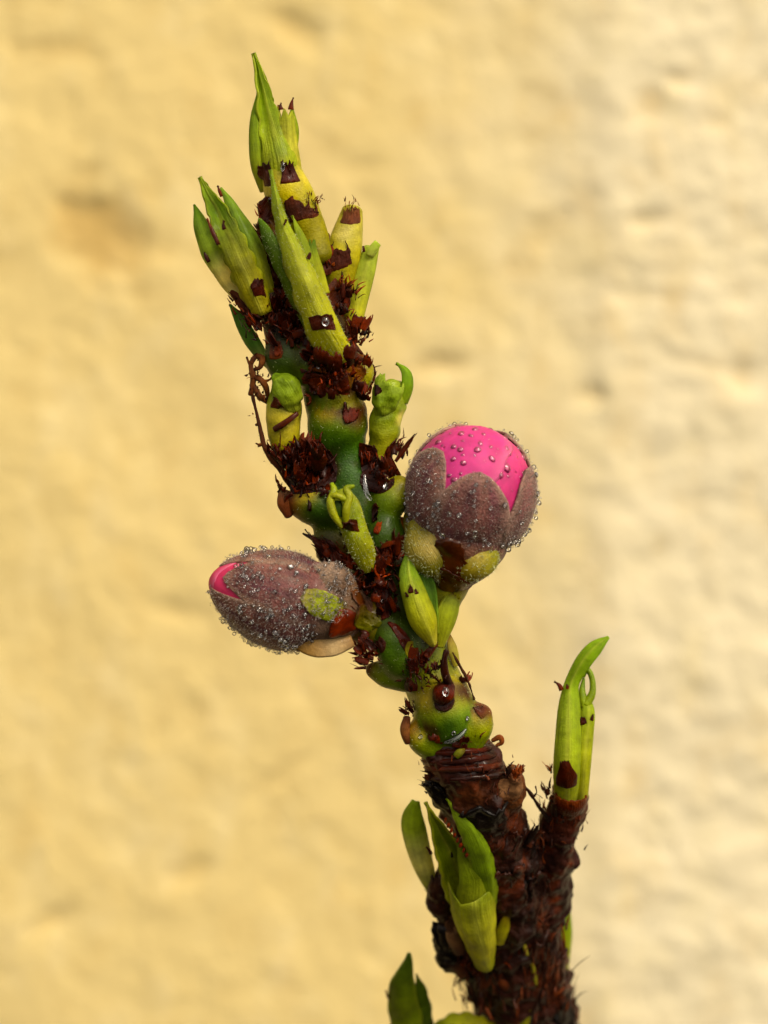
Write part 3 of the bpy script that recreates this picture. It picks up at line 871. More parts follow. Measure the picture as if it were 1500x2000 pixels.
strands('scale_fringe', s, [(688, 408, -22, 9, 26, 16, 2.2, .0, -1, 0, .25)], M_DRY, ['8a5a30', '6a3a18', 'a87a48'], seed=15)

# ------------------------------------------------------------------ light leaf on the right of the crown
s = shoot(692, 640, 10, 'single light green cut leaf standing behind the yellow stub')
leaf('leaf', [(688, 650, 0), (698, 590, 0), (713, 530, 2), (728, 478, 4)], [15, 20, 20, 14], s, [(0, 'c0c040'), (.4, 'b4be44'), (.7, 'a8bc50'), (1, 'a0b858')], wrap=[90, 80, 60, 40], roll=5, seed=8.1, rib=2, ragged=.03, edge='98ac30')
leaf('leaf', [(722, 500, -12), (728, 488, -14), (738, 474, -12)], [8, 10, 8], s, [(0, 'b8c878'), (1, '9cb850')], wrap=30, roll=25, seed=8.3, nt=12, ns=9)
leaf('stipule', [(711, 492, -12), (710, 485, -12), (709, 480, -12)], [3, 2.5, 0], s, [(0, BR), (1, BR)], mat=M_SCALE, wrap=60, nt=6, ns=5)

# ------------------------------------------------------------------ the wet brown crown base
def bract(path, hw, c, parent=twig, mat=M_SCALE, **kw):
    st = c if isinstance(c, list) else [(0, c), (1, c)]
    return leaf('bract', path, hw, parent, st, mat=mat, wrap=kw.pop('wrap', 55), nt=kw.pop('nt', 18), ns=kw.pop('ns', 15), cling=kw.pop('cling', [stem]), thick=3.5, **kw)

bract([(530, 702, -66), (528, 684, -70), (532, 660, -68)], [20, 23, 14], [(0, '8a5a38'), (.5, '7a3f18'), (1, '5a2c14')], wrap=60, seed=1.2)
leaf('bract', [(530, 692, -90), (527, 680, -92), (530, 668, -90)], [9, 11, 6], twig, [(0, '96481a'), (1, '7a3410')], mat=M_SCALE, wrap=60, nt=10, ns=9, cling=[stem], lift=4)
bract([(708, 668, -30), (706, 645, -34), (712, 622, -30)], [18, 20, 16], [(0, BR), (.6, '64341a'), (1, '7a4a26')], ragged=.3, rag_n=4, seed=1.5, roll=25, mat=M_DRY)
bract([(690, 700, -62), (688, 672, -66), (694, 640, -60)], [24, 26, 20], [(0, DB), (.5, '5a2a12'), (1, '74401c')], ragged=.25, rag_n=5, seed=1.7, roll=15)
bract([(640, 705, -92), (640, 684, -96), (644, 662, -92)], [22, 26, 20], [(0, '5a280e'), (1, BR)], ragged=.22, rag_n=4, seed=1.8)
bract([(610, 690, -82), (612, 668, -86), (606, 634, -82)], [10, 12, 6], [(0, RU), (.5, '6a2c0c'), (1, '8a4410')], ragged=.2, rag_n=3, seed=2.0, roll=-15)
bract([(655, 742, -88), (650, 722, -94), (648, 698, -90)], [32, 32, 24], [(0, '6a3410'), (.4, DB), (1, '4a1e0a')], ragged=.28, rag_n=5, seed=2.2, wrap=60)
bract([(690, 752, -66), (696, 728, -70), (700, 704, -64)], [18, 20, 14], [(0, 'a09a2c'), (.4, '8a6a18'), (1, BR)], ragged=.2, rag_n=4, seed=2.4, roll=20)
bract([(668, 768, -84), (672, 752, -88), (680, 735, -86)], [26, 24, 16], [(0, '9a4a12'), (.3, '4a1c08'), (1, '5a2a10')], ragged=.3, rag_n=4, seed=2.5)
bract([(608, 772, -70), (604, 748, -74), (606, 722, -70)], [16, 17, 10], [(0, '5a2a0c'), (.5, '7a3c10'), (1, BR)], ragged=.25, rag_n=3, seed=2.7, roll=-20)
bract([(612, 734, -92), (616, 727, -94), (622, 722, -92)], [9, 11, 5], [(0, 'a87a50'), (1, '8a5a34')], seed=2.9, nt=10, ns=9)
bract([(722, 760, -10), (718, 735, -14), (720, 706, -10)], [10, 12, 7], [(0, BR), (1, '5a3216')], ragged=.3, rag_n=3, seed=3.0, roll=35)
strands('frayed_scales', twig, [(700, 650, -40, 10, 34, 34, 5, .4, -1, -.1, .4), (712, 655, -30, 8, 20, 30, 5, .6, -1, 0, .4), (660, 690, -80, 22, 46, 28, 5, 0, -1, -.3, .6), (620, 700, -80, 18, 36, 30, 5, -.1, -1, -.3, .6),
        (655, 740, -86, 22, 40, 26, 5, .1, -1, -.3, .7), (715, 745, -20, 10, 30, 36, 5, .3, -1, 0, .4), (560, 640, -60, 18, 44, 36, 6, -.1, -1, -.3, .5), (600, 650, -62, 12, 26, 36, 6, .1, -1, -.3, .4)],
        M_SCALE, [BR, DB, RU, '6a300e', '3a1608', '4a2a0c'], seed=21)
strands('frayed_scales', twig, [(545, 560, -40, 10, 40, 44, 7, -.1, -1, -.2, .4), (555, 600, -44, 12, 40, 44, 7, .1, -1, -.2, .4), (528, 520, -30, 9, 34, 40, 6, -.2, -1, -.2, .35), (520, 480, -24, 7, 28, 34, 5, -.2, -1, -.1, .35)],
        M_SCALE, [DB, BR, RU, '5a260c', '3a1608'], seed=22)
bract([(536, 530, -52), (530, 510, -56), (524, 490, -52)], [15, 17, 11], [(0, DB), (1, BR)], ragged=.2, rag_n=3, seed=3.2)
bract([(548, 585, -62), (542, 560, -66), (540, 535, -62)], [12, 14, 8], [(0, RU), (.5, BR), (1, '6a300e')], ragged=.25, rag_n=3, seed=3.4, roll=-10)
bract([(574, 650, -74), (565, 615, -80), (562, 585, -74)], [9, 10, 5], [(0, '8a4010'), (1, '5a260c')], ragged=.2, rag_n=2, seed=3.5)
for (x, y, d, r) in [(612, 693, -112, 6), (664, 727, -122, 7), (614, 722, -104, 4), (530, 512, -76, 8), (596, 690, -98, 6), (696, 722, -96, 6), (655, 690, -118, 5), (500, 664, -60, 4)]:
    drop(twig, P(x, y, d), (.2, -1, .5), r, .8)

# ------------------------------------------------------------------ lacy withered stipule on the outer side
def stipule_tube(path, r, cols, parent, name='withered_stipule', seed=0):
    return tube(name, path, r, M_DRY, parent, cols, amp=1.6, freq=14, ns=8, dens=.35, seed=seed)
ws = stipule_tube([(572, 955, -30), (548, 918, -36), (522, 885, -38), (511, 850, -36), (503, 815, -34), (496, 785, -32), (490, 762, -30)], [6, 6, 5, 3.6, 3.4, 3.2, 3], [(0, '40200c'), (.5, '6a3812'), (1, '45220c')], twig, seed=1)
for i, pth in enumerate([[(490, 770, -30), (494, 740, -34), (490, 712, -34), (500, 694, -30)], [(500, 694, -30), (512, 700, -36), (508, 716, -38), (498, 722, -34)], [(494, 735, -34), (510, 742, -38), (521, 760, -34), (524, 786, -26)], [(524, 786, -26), (508, 775, -32), (494, 752, -32)],
                         [(488, 712, -32), (484, 704, -32), (482, 698, -32)], [(505, 870, -36), (514, 868, -36), (520, 872, -36)], [(512, 745, -36), (526, 742, -30), (536, 730, -20)], [(506, 828, -34), (500, 830, -34)], [(516, 866, -38), (506, 868, -38), (500, 866, -38)]]):
    stipule_tube(pth, [5, 6, 5, 4][:len(pth)] if i < 4 else [3, 2, 1.4][:len(pth)], [(0, '6a3814'), (.5, '8a5420'), (1, '4a240c')], ws, 'lace_thread', seed=i + 2)
strands('lace_shreds', ws, [(498, 735, -34, 7, 26, 22, 4, .1, -1, 0, .9), (508, 765, -34, 8, 22, 22, 4, .2, 1, 0, .9), (498, 705, -34, 6, 12, 16, 3, .1, -1, 0, .9), (503, 815, -34, 10, 6, 8, 1.6, -1, .2, 0, .6), (512, 862, -36, 8, 6, 9, 1.6, -1, -.2, 0, .6), (530, 895, -36, 8, 8, 10, 1.8, -1, -.2, 0, .6)], M_DRY, ['7a4418', '54290e', '94602a', '3e1d0a'], seed=31)

# ------------------------------------------------------------------ side shoots on the middle of the stem
s = shoot(562, 900, -20, 'stubby pale green shoot crossed by a brown band above frayed scales')
tube('stalk', [(566, 905, -20), (556, 865, -26), (554, 825, -30), (556, 785, -30), (553, 752, -26)], [20, 30, 34, 32, 20], M_GREEN, s, [(0, 'a8a42c'), (.3, '9a9a1c'), (.6, 'c0bc58'), (.8, '8aa02c'), (1, '6f9420')], amp=3, seed=8, flat=.9)
leaf('leaf', [(574, 800, -44), (566, 775, -60), (554, 750, -56), (538, 732, -44)], [14, 26, 26, 8], s, [(0, 'a4b048'), (.4, '86a430'), (1, '70962a')], wrap=80, roll=8, seed=9.1, wave=8, wavef=15, ns=25, edge='9cb050')
leaf('bud_scale', [(538, 798, -62), (540, 784, -64), (546, 772, -62)], [13, 11, 3], s, [(0, '6a3612'), (1, '55240c')], mat=M_SCALE, wrap=50, seed=9.3, roll=-20, nt=12, ns=9)
tube('stipule', [(536, 838, -58), (550, 830, -66), (566, 819, -68), (580, 808, -62)], [6, 7, 6, 5], M_SCALE, s, [(0, '5a280c'), (1, '6a3410')], amp=1, flat=.5, ns=10)
strands('frayed_scales', s, [(545, 890, -44, 9, 26, 40, 6, -.3, -1, -.1, .35), (575, 900, -60, 16, 60, 46, 8, .0, -1, -.3, .45), (610, 905, -58, 14, 50, 46, 8, .1, -1, -.3, .45), (585, 935, -58, 20, 60, 40, 8, 0, -1, -.3, .6), (545, 885, -30, 6, 16, 34, 3, -.8, -.8, 0, .4)], M_SCALE, [DB, BR, '5a260c', RU, '3a1608'], seed=33)
leaf('bud_scale', [(590, 950, -62), (584, 905, -72), (576, 862, -66)], [30, 32, 18], s, [(0, DB), (.5, '4a1e0a'), (1, BR)], mat=M_SCALE, wrap=60, ragged=.3, rag_n=5, seed=9.5)
leaf('bud_scale', [(620, 950, -60), (620, 915, -68), (616, 878, -62)], [20, 22, 12], s, [(0, DB), (.5, '30120a'), (1, BR)], mat=M_SCALE, wrap=60, ragged=.3, rag_n=4, seed=9.6)
drop(s, P(624, 915, -96), (.3, -1, .4), 7, .5)

s = shoot(742, 905, -10, 'crinkled green shoot with a small hooked leaf tip beside the stem')
tube('stalk', [(740, 915, -10), (746, 870, -16), (754, 825, -20), (762, 785, -20), (764, 755, -16)], [18, 26, 31, 31, 22], M_GREEN, s, [(0, 'a2a430'), (.35, '93a02c'), (.6, '7f9c2c'), (1, '86a430')], amp=6, freq=8, seed=9, blots=[(776, 815, -30, 14, 'd4d4a0', .6), (742, 742, -40, 10, 'dcdcb8', .6)])  # the two pale blots are highlights painted into the stalk's colour
leaf('leaf', [(748, 822, -36), (752, 790, -52), (758, 760, -52), (766, 735, -46)], [8, 24, 30, 24], s, [(0, '9cb046'), (.5, '7ea02c'), (1, '98b450')], wrap=70, seed=10.1, wave=9, wavef=15, ns=25, ragged=.25, rag_n=4)
leaf('leaf', [(784, 785, -26), (795, 755, -30), (793, 728, -30), (774, 708, -28)], [14, 13, 10, 1], s, [(0, '86a42c'), (.5, '74a020'), (1, '80ac28')], wrap=70, roll=20, seed=10.3, thick=6)
leaf('bud_scale', [(742, 770, -64), (736, 762, -66), (732, 752, -62)], [7, 8, 4], s, [(0, BR), (1, DB)], mat=M_SCALE, wrap=50, ragged=.3, rag_n=3, nt=10, ns=9)
leaf('bud_scale', [(766, 925, -30), (772, 890, -36), (778, 855, -30)], [14, 17, 12], s, [(0, '4a1e0a'), (.5, '5e2a0e'), (1, BR)], mat=M_SCALE, wrap=60, ragged=.35, rag_n=3, seed=10.5, roll=20)
leaf('bud_scale', [(735, 945, -50), (728, 905, -50), (716, 862, -44)], [16, 12, 7], s, [(0, DB), (.6, '3a160a'), (1, BR)], mat=M_SCALE, wrap=60, ragged=.3, rag_n=3, seed=10.7, roll=-10)
leaf('bud_scale', [(742, 955, -66), (742, 935, -72), (746, 910, -66)], [20, 22, 14], s, [(0, '451a0a'), (.5, '2c1008'), (1, '4a1e0a')], mat=M_SCALE, wrap=65, ragged=.2, rag_n=4, seed=10.9)
strands('frayed_scales', s, [(778, 880, -26, 6, 18, 34, 4, .4, -1, 0, .25), (788, 885, -20, 4, 9, 38, 3, .3, -1, 0, .15), (745, 930, -64, 12, 26, 28, 5, .2, -1, -.3, .6), (720, 900, -44, 6, 18, 36, 4, -.1, -1, -.1, .3), (785, 850, -20, 3, 2, 26, 2, .3, -1, 0, .1)], M_SCALE, [BR, DB, '5e280c', RU], seed=34)
drop(s, P(744, 928, -96), (.3, -1, .4), 9, .55)

# ------------------------------------------------------------------ swellings on the stem
leaf('leaf_scar', [(706, 818, -92), (702, 804, -96), (698, 788, -90)], [25, 27, 18], twig, [(0, '4a1c0a'), (.5, '6a2a0e'), (1, '4a1e0a')], mat=M_SCALE, wrap=60, ragged=.4, rag_n=4, seed=11.1, roll=15, wave=6, cling=[stem], lift=4)
tube('leaf_scar', [(556, 964, -34), (556, 985, -36), (564, 1006, -34)], [12, 15, 9], M_DRY, twig, [(0, '8a6040'), (.4, '8a4a18'), (1, '6a3410')], amp=3, ns=14)
leaf('bract', [(730, 1042, -96), (734, 1028, -98), (740, 1014, -96)], [7, 9, 6], twig, [(0, '8a3a0c'), (1, 'b85a14')], mat=M_SCALE, wrap=70, nt=12, ns=9, seed=11.6, cling=[stem], lift=4)
leaf('bract', [(716, 1005, -88), (718, 992, -92), (720, 980, -88)], [9, 11, 7], twig, [(0, DB), (1, '5a200a')], mat=M_SCALE, wrap=70, ragged=.2, rag_n=3, nt=12, ns=9, seed=11.8, cling=[stem], lift=4)
# water film lying in the fork
def meniscus(path, r):
    rows = [(*P(*p), q) for p, q in zip(path, r)]
    return tube('water_film', path, r, M_WATER, twig, [(0, 'ffffff'), (1, 'ffffff')], amp=.6, ns=14, flat=.5)
meniscus([(712, 928, -66), (713, 948, -72), (717, 964, -74), (726, 977, -72)], [3, 5, 5, 3])

# ------------------------------------------------------------------ curled shoot in the middle
s = shoot(716, 1108, -70, 'twisted yellow-green shoot with a looped tip in the middle of the stem')
ml = leaf('leaf', [(722, 1112, -76), (706, 1072, -92), (690, 1030, -98), (676, 990, -94), (664, 958, -86)], [16, 24, 26, 28, 14], s, [(0, '8a8c20'), (.3, '98a02c'), (.6, '8ca02c'), (1, '98aa38')], wrap=[90, 75, 60, 60, 60], roll=[0, 0, -10, -20, -10], seed=12.1, wave=5, edge='a8b048')
for i, (pth, rr_) in enumerate([([(668, 1030, -122), (652, 1005, -126), (646, 980, -126), (652, 958, -120), (648, 945, -112)], [5, 7, 7, 6, 4]), ([(676, 1020, -126), (676, 995, -130), (682, 970, -128), (676, 955, -122), (690, 950, -112)], [5, 7, 7, 6, 4]),
                               ([(646, 975, -124), (654, 968, -130), (668, 972, -130), (678, 978, -126)], [5, 6, 6, 5])]):
    tube('leaf_curl', pth, rr_, M_GREEN, s, [(0, '8f9c28'), (.6, '9cac34'), (1, '7c9c24')], amp=2, ns=12, seed=i)
leaf('hollow_shade', [(660, 1010, -122), (660, 992, -124), (661, 978, -122)], [8, 9, 6], s, [(0, '3d5a14'), (1, '2c4410')], wrap=40, nt=12, ns=9, seed=12.3)  # dark green patch painting the shade inside the looped tip
leaf('bud_scale', [(690, 1040, -128), (688, 1027, -130), (687, 1016, -128)], [14, 15, 12], s, [(0, '5a300e'), (1, BR)], mat=M_SCALE, wrap=35, ragged=.12, rag_n=3, seed=12.5, nt=14, ns=11, roll=-8)
fuzz([ml], 250, s, 52, 6)

# dark frayed mass below it
strands('frayed_scales', twig, [(690, 1115, -62, 20, 60, 36, 6, -.1, -1, -.3, .6), (745, 1100, -78, 16, 60, 40, 6, .1, -1, -.4, .5), (770, 1080, -78, 10, 34, 38, 6, .2, -1, -.3, .4), (735, 1145, -78, 24, 60, 34, 6, .0, -1, -.4, .7), (650, 1085, -40, 12, 40, 34, 5, -.4, -1, -.1, .5), (625, 1060, -20, 8, 10, 30, 3, -.9, -.7, 0, .3), (655, 1100, -40, 10, 26, 24, 3, -.6, -1, 0, .5)],
        M_SCALE, [DB, BR, '30120a', RU, '55220a'], seed=41)
bract([(736, 1120, -96), (732, 1098, -100), (728, 1070, -96)], [16, 17, 9], [(0, '4a1e0a'), (1, '2c1208')], ragged=.35, rag_n=4, seed=4.2)
bract([(768, 1120, -92), (770, 1090, -98), (776, 1058, -92)], [18, 18, 11], [(0, DB), (.5, '5a240c'), (1, '6a2c0c')], ragged=.3, rag_n=4, seed=4.4, roll=12)
bract([(700, 1160, -82), (690, 1130, -88), (684, 1100, -82)], [26, 26, 16], [(0, DB), (.5, '421a0a'), (1, BR)], ragged=.3, rag_n=4, seed=4.6, roll=-14)
bract([(742, 1178, -96), (732, 1160, -102), (722, 1142, -98)], [26, 27, 19], [(0, '2a1008'), (.5, '6a2a0c'), (1, '4a1c0a')], ragged=.2, rag_n=4, seed=4.7, wave=5)
bract([(664, 1100, -30), (640, 1072, -34), (622, 1050, -30)], [18, 18, 9], [(0, BR), (.5, '3a180a'), (1, BR)], ragged=.3, rag_n=5, seed=4.8, roll=-20)
bract([(640, 1120, 6), (628, 1100, 2), (620, 1080, 4)], [10, 11, 5], [(0, 'd8c098'), (1, 'e0cfae')], mat=M_DRY, seed=4.9, roll=-15)
stipule_tube([(640, 1075, -30), (622, 1062, -34), (606, 1050, -36), (592, 1042, -36)], [4, 3.4, 3, 2], [(0, '30140a'), (1, '2c1208')], twig, seed=6)
for k in range(5):
    stipule_tube([(634 - k * 7, 1070 - k * 5, -32), (630 - k * 7, 1062 - k * 5, -34), (624 - k * 7, 1054 - k * 5, -34)], [2, 1.6, 1], [(0, '30140a'), (1, '2c1208')], twig, 'stipule_tooth', seed=k)
for (x, y, d, r) in [(700, 1145, -112, 5), (728, 1160, -128, 6), (770, 1100, -120, 5), (735, 1130, -118, 5)]:
    drop(twig, P(x, y, d), (.2, -1, .5), r, .7)

# ------------------------------------------------------------------ flower buds
def flower_bud(label, C, axis, a, b, theta_tip, th_base, az0, nsep, petal_col, sep_cols, seed, half_az=41, tipround=.5, n_hair=5200, n_dew=520, n_drop=0, azs=None, offs=None, poke=0.0, egg=.04, caps=((38, -70, 64), (46, 62, 66), (50, 175, 66))):
    root = empty('flower_bud', C - axis * a, twig, label=label)
    A = nrm(axis)
    U = nrm(np.array([0, -1.0, 0]) - A * (np.array([0, -1.0, 0]) @ A))
    Vv = np.cross(A, U)
    def S_(th, az, k=1.0):
        return C + A * a * k * math.cos(th) + b * k * (1 - egg * math.cos(th)) * math.sin(th) * (U * math.cos(az) + Vv * math.sin(az))
    r = np.random.default_rng(seed)
    petals = []
    for i, (tc, azc, rc) in enumerate(caps):
        nr, nc = 26, 64
        Mx = nrm(A * math.cos(math.radians(tc)) + math.sin(math.radians(tc)) * (U * math.cos(math.radians(azc)) + Vv * math.sin(math.radians(azc))))
        X1 = nrm(np.cross(Mx, A) + 1e-4); X2 = np.cross(Mx, X1)
        V, K, uv = [], [], []
        kb = .988 - .022 * i
        for ii in range(nr):
            u = ii / (nr - 1)
            for jj in range(nc):
                f = jj / nc * 2 * math.pi
                rho = math.radians(rc) * max(u, .01) * (1 + .07 * math.sin(3 * f + i) + .04 * math.sin(7 * f + 2 * i))
                dr = Mx * math.cos(rho) + math.sin(rho) * (X1 * math.cos(f) + X2 * math.sin(f))
                k = kb + .012 * noise.noise((dr[0] * 2.6, dr[1] * 2.6, dr[2] * 2.6 + i)) + .005 * noise.noise((dr[0] * 9, dr[1] * 9, dr[2] * 4 + i)) - .012 * u ** 8
                ca = float(dr @ A); perp = dr - A * ca
                V.append(C + A * a * k * ca * (1 + poke * max(ca, 0) ** 4) + b * k * (1 - egg * ca) * perp)
                c = C_(petal_col) * (1 + .20 * noise.noise((dr[0] * 2.5 + i, dr[1] * 2.5, dr[2] * 2.5)) + .12 * noise.noise((f * 5, u * 2.0, i * 2.0)))
                e_ = max(0, (u - .82) / .18)
                c = c * (1 - .35 * e_) + C_('e88ab0') * .35 * e_
                c = c * np.array([1, 1 + .5 * noise.noise((dr[0] * 2 + 9, dr[2] * 2, i)), 1 - .25 * max(0, dr[0])])
                K.append(c); uv.append((f, u))
        o = mesh_obj('petal', V, grid_faces(nr, nc, True), M_PETAL, root, np.array(K), uv)
        md = o.modifiers.new('thickness', 'SOLIDIFY'); md.thickness = 2.5 / PX; md.offset = -1
        petals.append(o)
    sepals = []
    for i in range(nsep):
        nr, nc = 34, 25
        V, K, uv = [], [], []
        ac = math.radians(azs[i]) if azs else az0 + i * 2 * math.pi / nsep
        tt = math.radians(theta_tip + (offs[i] if offs else 0))
        tb = math.radians(th_base)
        for ii in range(nr):
            u = ii / (nr - 1)
            w0 = 1.0 if u < tipround else math.sqrt(max(1 - ((u - tipround) / (1 - tipround)) ** 2, 0)) * (1 - .12 * (u - tipround))
            for jj in range(nc):
                q = jj / (nc - 1) * 2 - 1
                th = tb + (tt - tb) * u
                wob = 1 + .10 * noise.noise((u * 4, i * 2.2, 1.0 if q > 0 else 5.0))
                az = ac + q * math.radians(half_az) * max(w0, .03) * wob
                k = 1.035 + .010 * (i % 2) + .018 * (1 - q * q) * (1 - u * .4) + .012 * u ** 4 + .008 * noise.noise((u * 5, q * 3, i + seed))
                V.append(S_(th, az, k))
                g = min(max(noise.noise((q * 2.5 + i * 4, u * 2.2, seed)) * .5 + .5 + .55 * noise.noise((q * 7 + i * 3, u * 1.3, seed + 4.0)), 0), 1)
                c = C_(sep_cols[0]) * (1 - g) + C_(sep_cols[1]) * g
                e = min(max((max(abs(q) * 1.0, (u - .55) * 2.0) - .62) / .38, 0), 1) * .75
                c = c * (1 - e) + C_(sep_cols[2]) * e
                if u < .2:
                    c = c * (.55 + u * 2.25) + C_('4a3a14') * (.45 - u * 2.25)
                K.append(c); uv.append((q, u))
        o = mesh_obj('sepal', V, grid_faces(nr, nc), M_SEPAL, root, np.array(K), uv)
        md = o.modifiers.new('thickness', 'SOLIDIFY'); md.thickness = 5 / PX; md.offset = -1
        sepals.append(o)
    pts, nor = sample_surface(sepals, n_hair, seed)
    outw = nrm(pts - C)
    nor = np.where(np.sum(nor * outw, 1, keepdims=True) < 0, -nor, nor)
    h, tips = hairs('down', root, pts, nor, M_HAIR, 5, .36, A * .5, seed, .5)
    pw = np.array([max(.10, .45 + 1.0 * nz(q, 3.2, seed)) for q in pts]); pw /= pw.sum()
    ii = r.choice(len(tips), n_dew, replace=False, p=pw)
    cen = pts[ii] + nor[ii] * (r.random(n_dew)[:, None] * 4 + 4) / PX
    rad = 1.2 + 4.6 * r.random(n_dew) ** 4
    dew('dew', root, cen, rad)
    jj = r.choice(len(tips), 26, replace=False)
    for k in jj:
        drop(root, pts[k] + nor[k] * 5 / PX, nor[k], 3.6 + 2.6 * r.random(), 1, name='water_drop')
    if n_drop:
        placed = []
        tries = 0
        while len(placed) < n_drop and tries < 6000:
            tries += 1
            th = math.radians(r.random() ** .6 * 62)
            az = r.random() * 2 * math.pi
            p = S_(th, az, 1.0)
            rr2 = 2.0 + 8.0 * r.random() ** 3.2
            if all(np.linalg.norm(p - q) > (rr2 + s2) * 1.25 / PX for q, s2 in placed):
                n_ = nrm((p - C))
                placed.append((p, rr2))
                lo, no, _, _ = host_bvh(petals).find_nearest(Vector(p))
                if no.dot(Vector(n_)) < 0:
                    no = -no
                drop(root, lo + no * .12 * rr2 / PX, no, rr2, .8 + .5 * r.random(), r.random() * 3)
    return root, S_, A, U, Vv

ax_r = nrm(np.array([.16, -.58, .80]))
CR = P(919, 958, -50)
budR, SR, AR, UR, VR = flower_bud('plump flower bud with wide open pink top covered in water drops', CR, ax_r, 128 / PX, 122 / PX, 50, 158, math.radians(8), 5, 'c6327a',
    ('5c2838', '86604c', 'a08a74'), 61, half_az=38, tipround=.60, n_drop=240, n_hair=7500, n_dew=820, azs=[4, 76, 146, 218, -60], offs=[-9, 0, -8, -6, -10])
ax_l = nrm(np.array([-.90, -.20, .27]))
CL = P(528, 1166, -52)
budL, SL, AL, UL, VL = flower_bud('narrow flower bud pointing sideways with only a tip of pink showing', CL, ax_l, 116 / PX, 89 / PX, 20, 150, math.radians(20), 5, 'c02856',
    ('521e2c', '74503c', '948066'), 62, half_az=46, tipround=.36, n_drop=0, n_hair=7000, n_dew=860, offs=[11, 4, 10, 0, -8], poke=.06, egg=.23, caps=((44, 150, 56), (50, 0, 66), (50, 240, 66), (50, 60, 66), (50, -60, 66)))

# base of the plump bud: calyx cup, scales, stalk
calR = tube('calyx', [(884, 1128, -30), (892, 1100, -40), (902, 1066, -46), (908, 1040, -48)], [42, 66, 86, 90], M_SEPAL, budR, [(0, '5a2a12'), (.4, '6a4a1c'), (.8, '6c4a34'), (1, '70444a')], amp=4, ns=36, col_noise=('8a7a3a', .2, 6))
stalkR = tube('bud_stalk', [(835, 1215, -10), (855, 1180, -16), (872, 1150, -24), (882, 1125, -30)], [36, 40, 40, 42], M_GREEN, budR, [(0, '4a5a12'), (.5, '6f7a1c'), (.75, '8f962c'), (1, '5a2a12')], amp=3, ns=24)
def bscale(parent, path, hw, c, **kw):
    return leaf('bud_scale', path, hw, parent, c, mat=kw.pop('mat', M_LEAF), wrap=kw.pop('wrap', 55), nt=22, ns=17, thick=4, **kw)
b1 = bscale(budR, [(868, 1126, -66), (846, 1092, -90), (826, 1060, -96), (808, 1016, -84)], [22, 44, 42, 14], [(0, '8a6a1c'), (.3, '98963a'), (.55, 'b4a668'), (1, '8f8a40')], roll=-16, seed=13.1, wave=4, blots=[(842, 1070, -120, 20, 'd4c49c', .7)])  # the pale blot paints a whitish shine onto this scale
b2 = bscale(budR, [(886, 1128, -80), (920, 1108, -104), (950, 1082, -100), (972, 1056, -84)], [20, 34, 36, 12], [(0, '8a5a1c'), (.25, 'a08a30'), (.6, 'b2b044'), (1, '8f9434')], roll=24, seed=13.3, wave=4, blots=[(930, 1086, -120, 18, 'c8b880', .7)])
b3 = bscale(budR, [(880, 1140, -76), (878, 1112, -98), (880, 1078, -108), (884, 1052, -106)], [26, 34, 30, 14], [(0, '5a2a10'), (.4, '6a3a14'), (1, '4a2a14')], mat=M_SMOOTH, cling=[calR, stalkR], lift=4, peel=6, seed=13.5, wave=4)
bscale(budR, [(878, 1150, -66), (884, 1130, -82), (896, 1112, -84)], [30, 34, 24], [(0, '8a7a24'), (.4, '6a3414'), (1, '5a2812')], mat=M_SMOOTH, cling=[calR, stalkR], lift=4, peel=6, seed=13.6, wave=3, ragged=.1, rag_n=4)
bscale(budR, [(902, 1150, -34), (908, 1135, -36), (912, 1124, -34)], [8, 9, 3], [(0, '9aa02c'), (1, BR)], seed=13.7, roll=30)
bscale(budR, [(800, 1062, -40), (796, 1030, -44), (800, 985, -40)], [12, 16, 6], [(0, '8a7a2c'), (1, '8a8a3a')], roll=-40, seed=13.8)
bscale(budR, [(790, 1060, -40), (786, 1040, -44), (782, 1010, -40)], [8, 9, 4], [(0, '8a3a10'), (.5, 'b07018'), (1, 'c89a28')], mat=M_SCALE, seed=13.9)
fuzz([b1, b2], 700, budR, 53, 7)

# base of the narrow bud
calL = tube('calyx', [(700, 1205, -30), (668, 1192, -40), (636, 1184, -46), (600, 1174, -50)], [44, 62, 74, 82], M_SEPAL, budL, [(0, '54300f'), (.35, '5c4420'), (.7, '74604a'), (1, '6a4038')], amp=4, ns=36)
stalkL = tube('bud_stalk', [(765, 1235, 0), (735, 1222, -14), (708, 1212, -24), (690, 1204, -30)], [48, 50, 46, 42], M_GREEN, budL, [(0, '4a5a12'), (.5, '6a7018'), (.8, '5f4a12'), (1, '4a280e')], amp=4, ns=24)
c1 = bscale(budL, [(676, 1196, -108), (650, 1188, -128), (622, 1176, -136), (592, 1160, -130)], [20, 29, 28, 10], [(0, '6a4a18'), (.3, '86962a'), (.6, 'a0b23c'), (1, 'a8a070')], roll=0, cling=[calL, stalkL], lift=4, peel=5, seed=14.1, wave=3)
c2 = bscale(budL, [(690, 1160, -72), (662, 1146, -92), (636, 1128, -98), (610, 1118, -90)], [18, 28, 28, 12], [(0, '6a4a1c'), (.4, '6a5438'), (.7, '8a7a5e'), (1, '9a8a70')], mat=M_SEPAL, seed=14.3, wave=3)
bscale(budL, [(684, 1244, -62), (648, 1256, -72), (606, 1256, -76), (558, 1246, -74)], [18, 23, 20, 5], [(0, '9a7a50'), (.3, 'cdb894'), (.6, 'b89458'), (1, '8a6420')], wrap=40, ragged=.1, rag_n=4, roll=22, seed=14.5, wave=4, mat=M_PAPER)
bscale(budL, [(706, 1222, -92), (684, 1228, -106), (662, 1232, -112), (644, 1230, -110)], [24, 38, 38, 20], [(0, '4a1e0a'), (.4, '7a2f0c'), (.75, '8a3a10'), (1, '5a260c')], mat=M_SMOOTH, cling=[calL, stalkL], lift=4, peel=5, seed=14.7, wave=5, wrap=32)
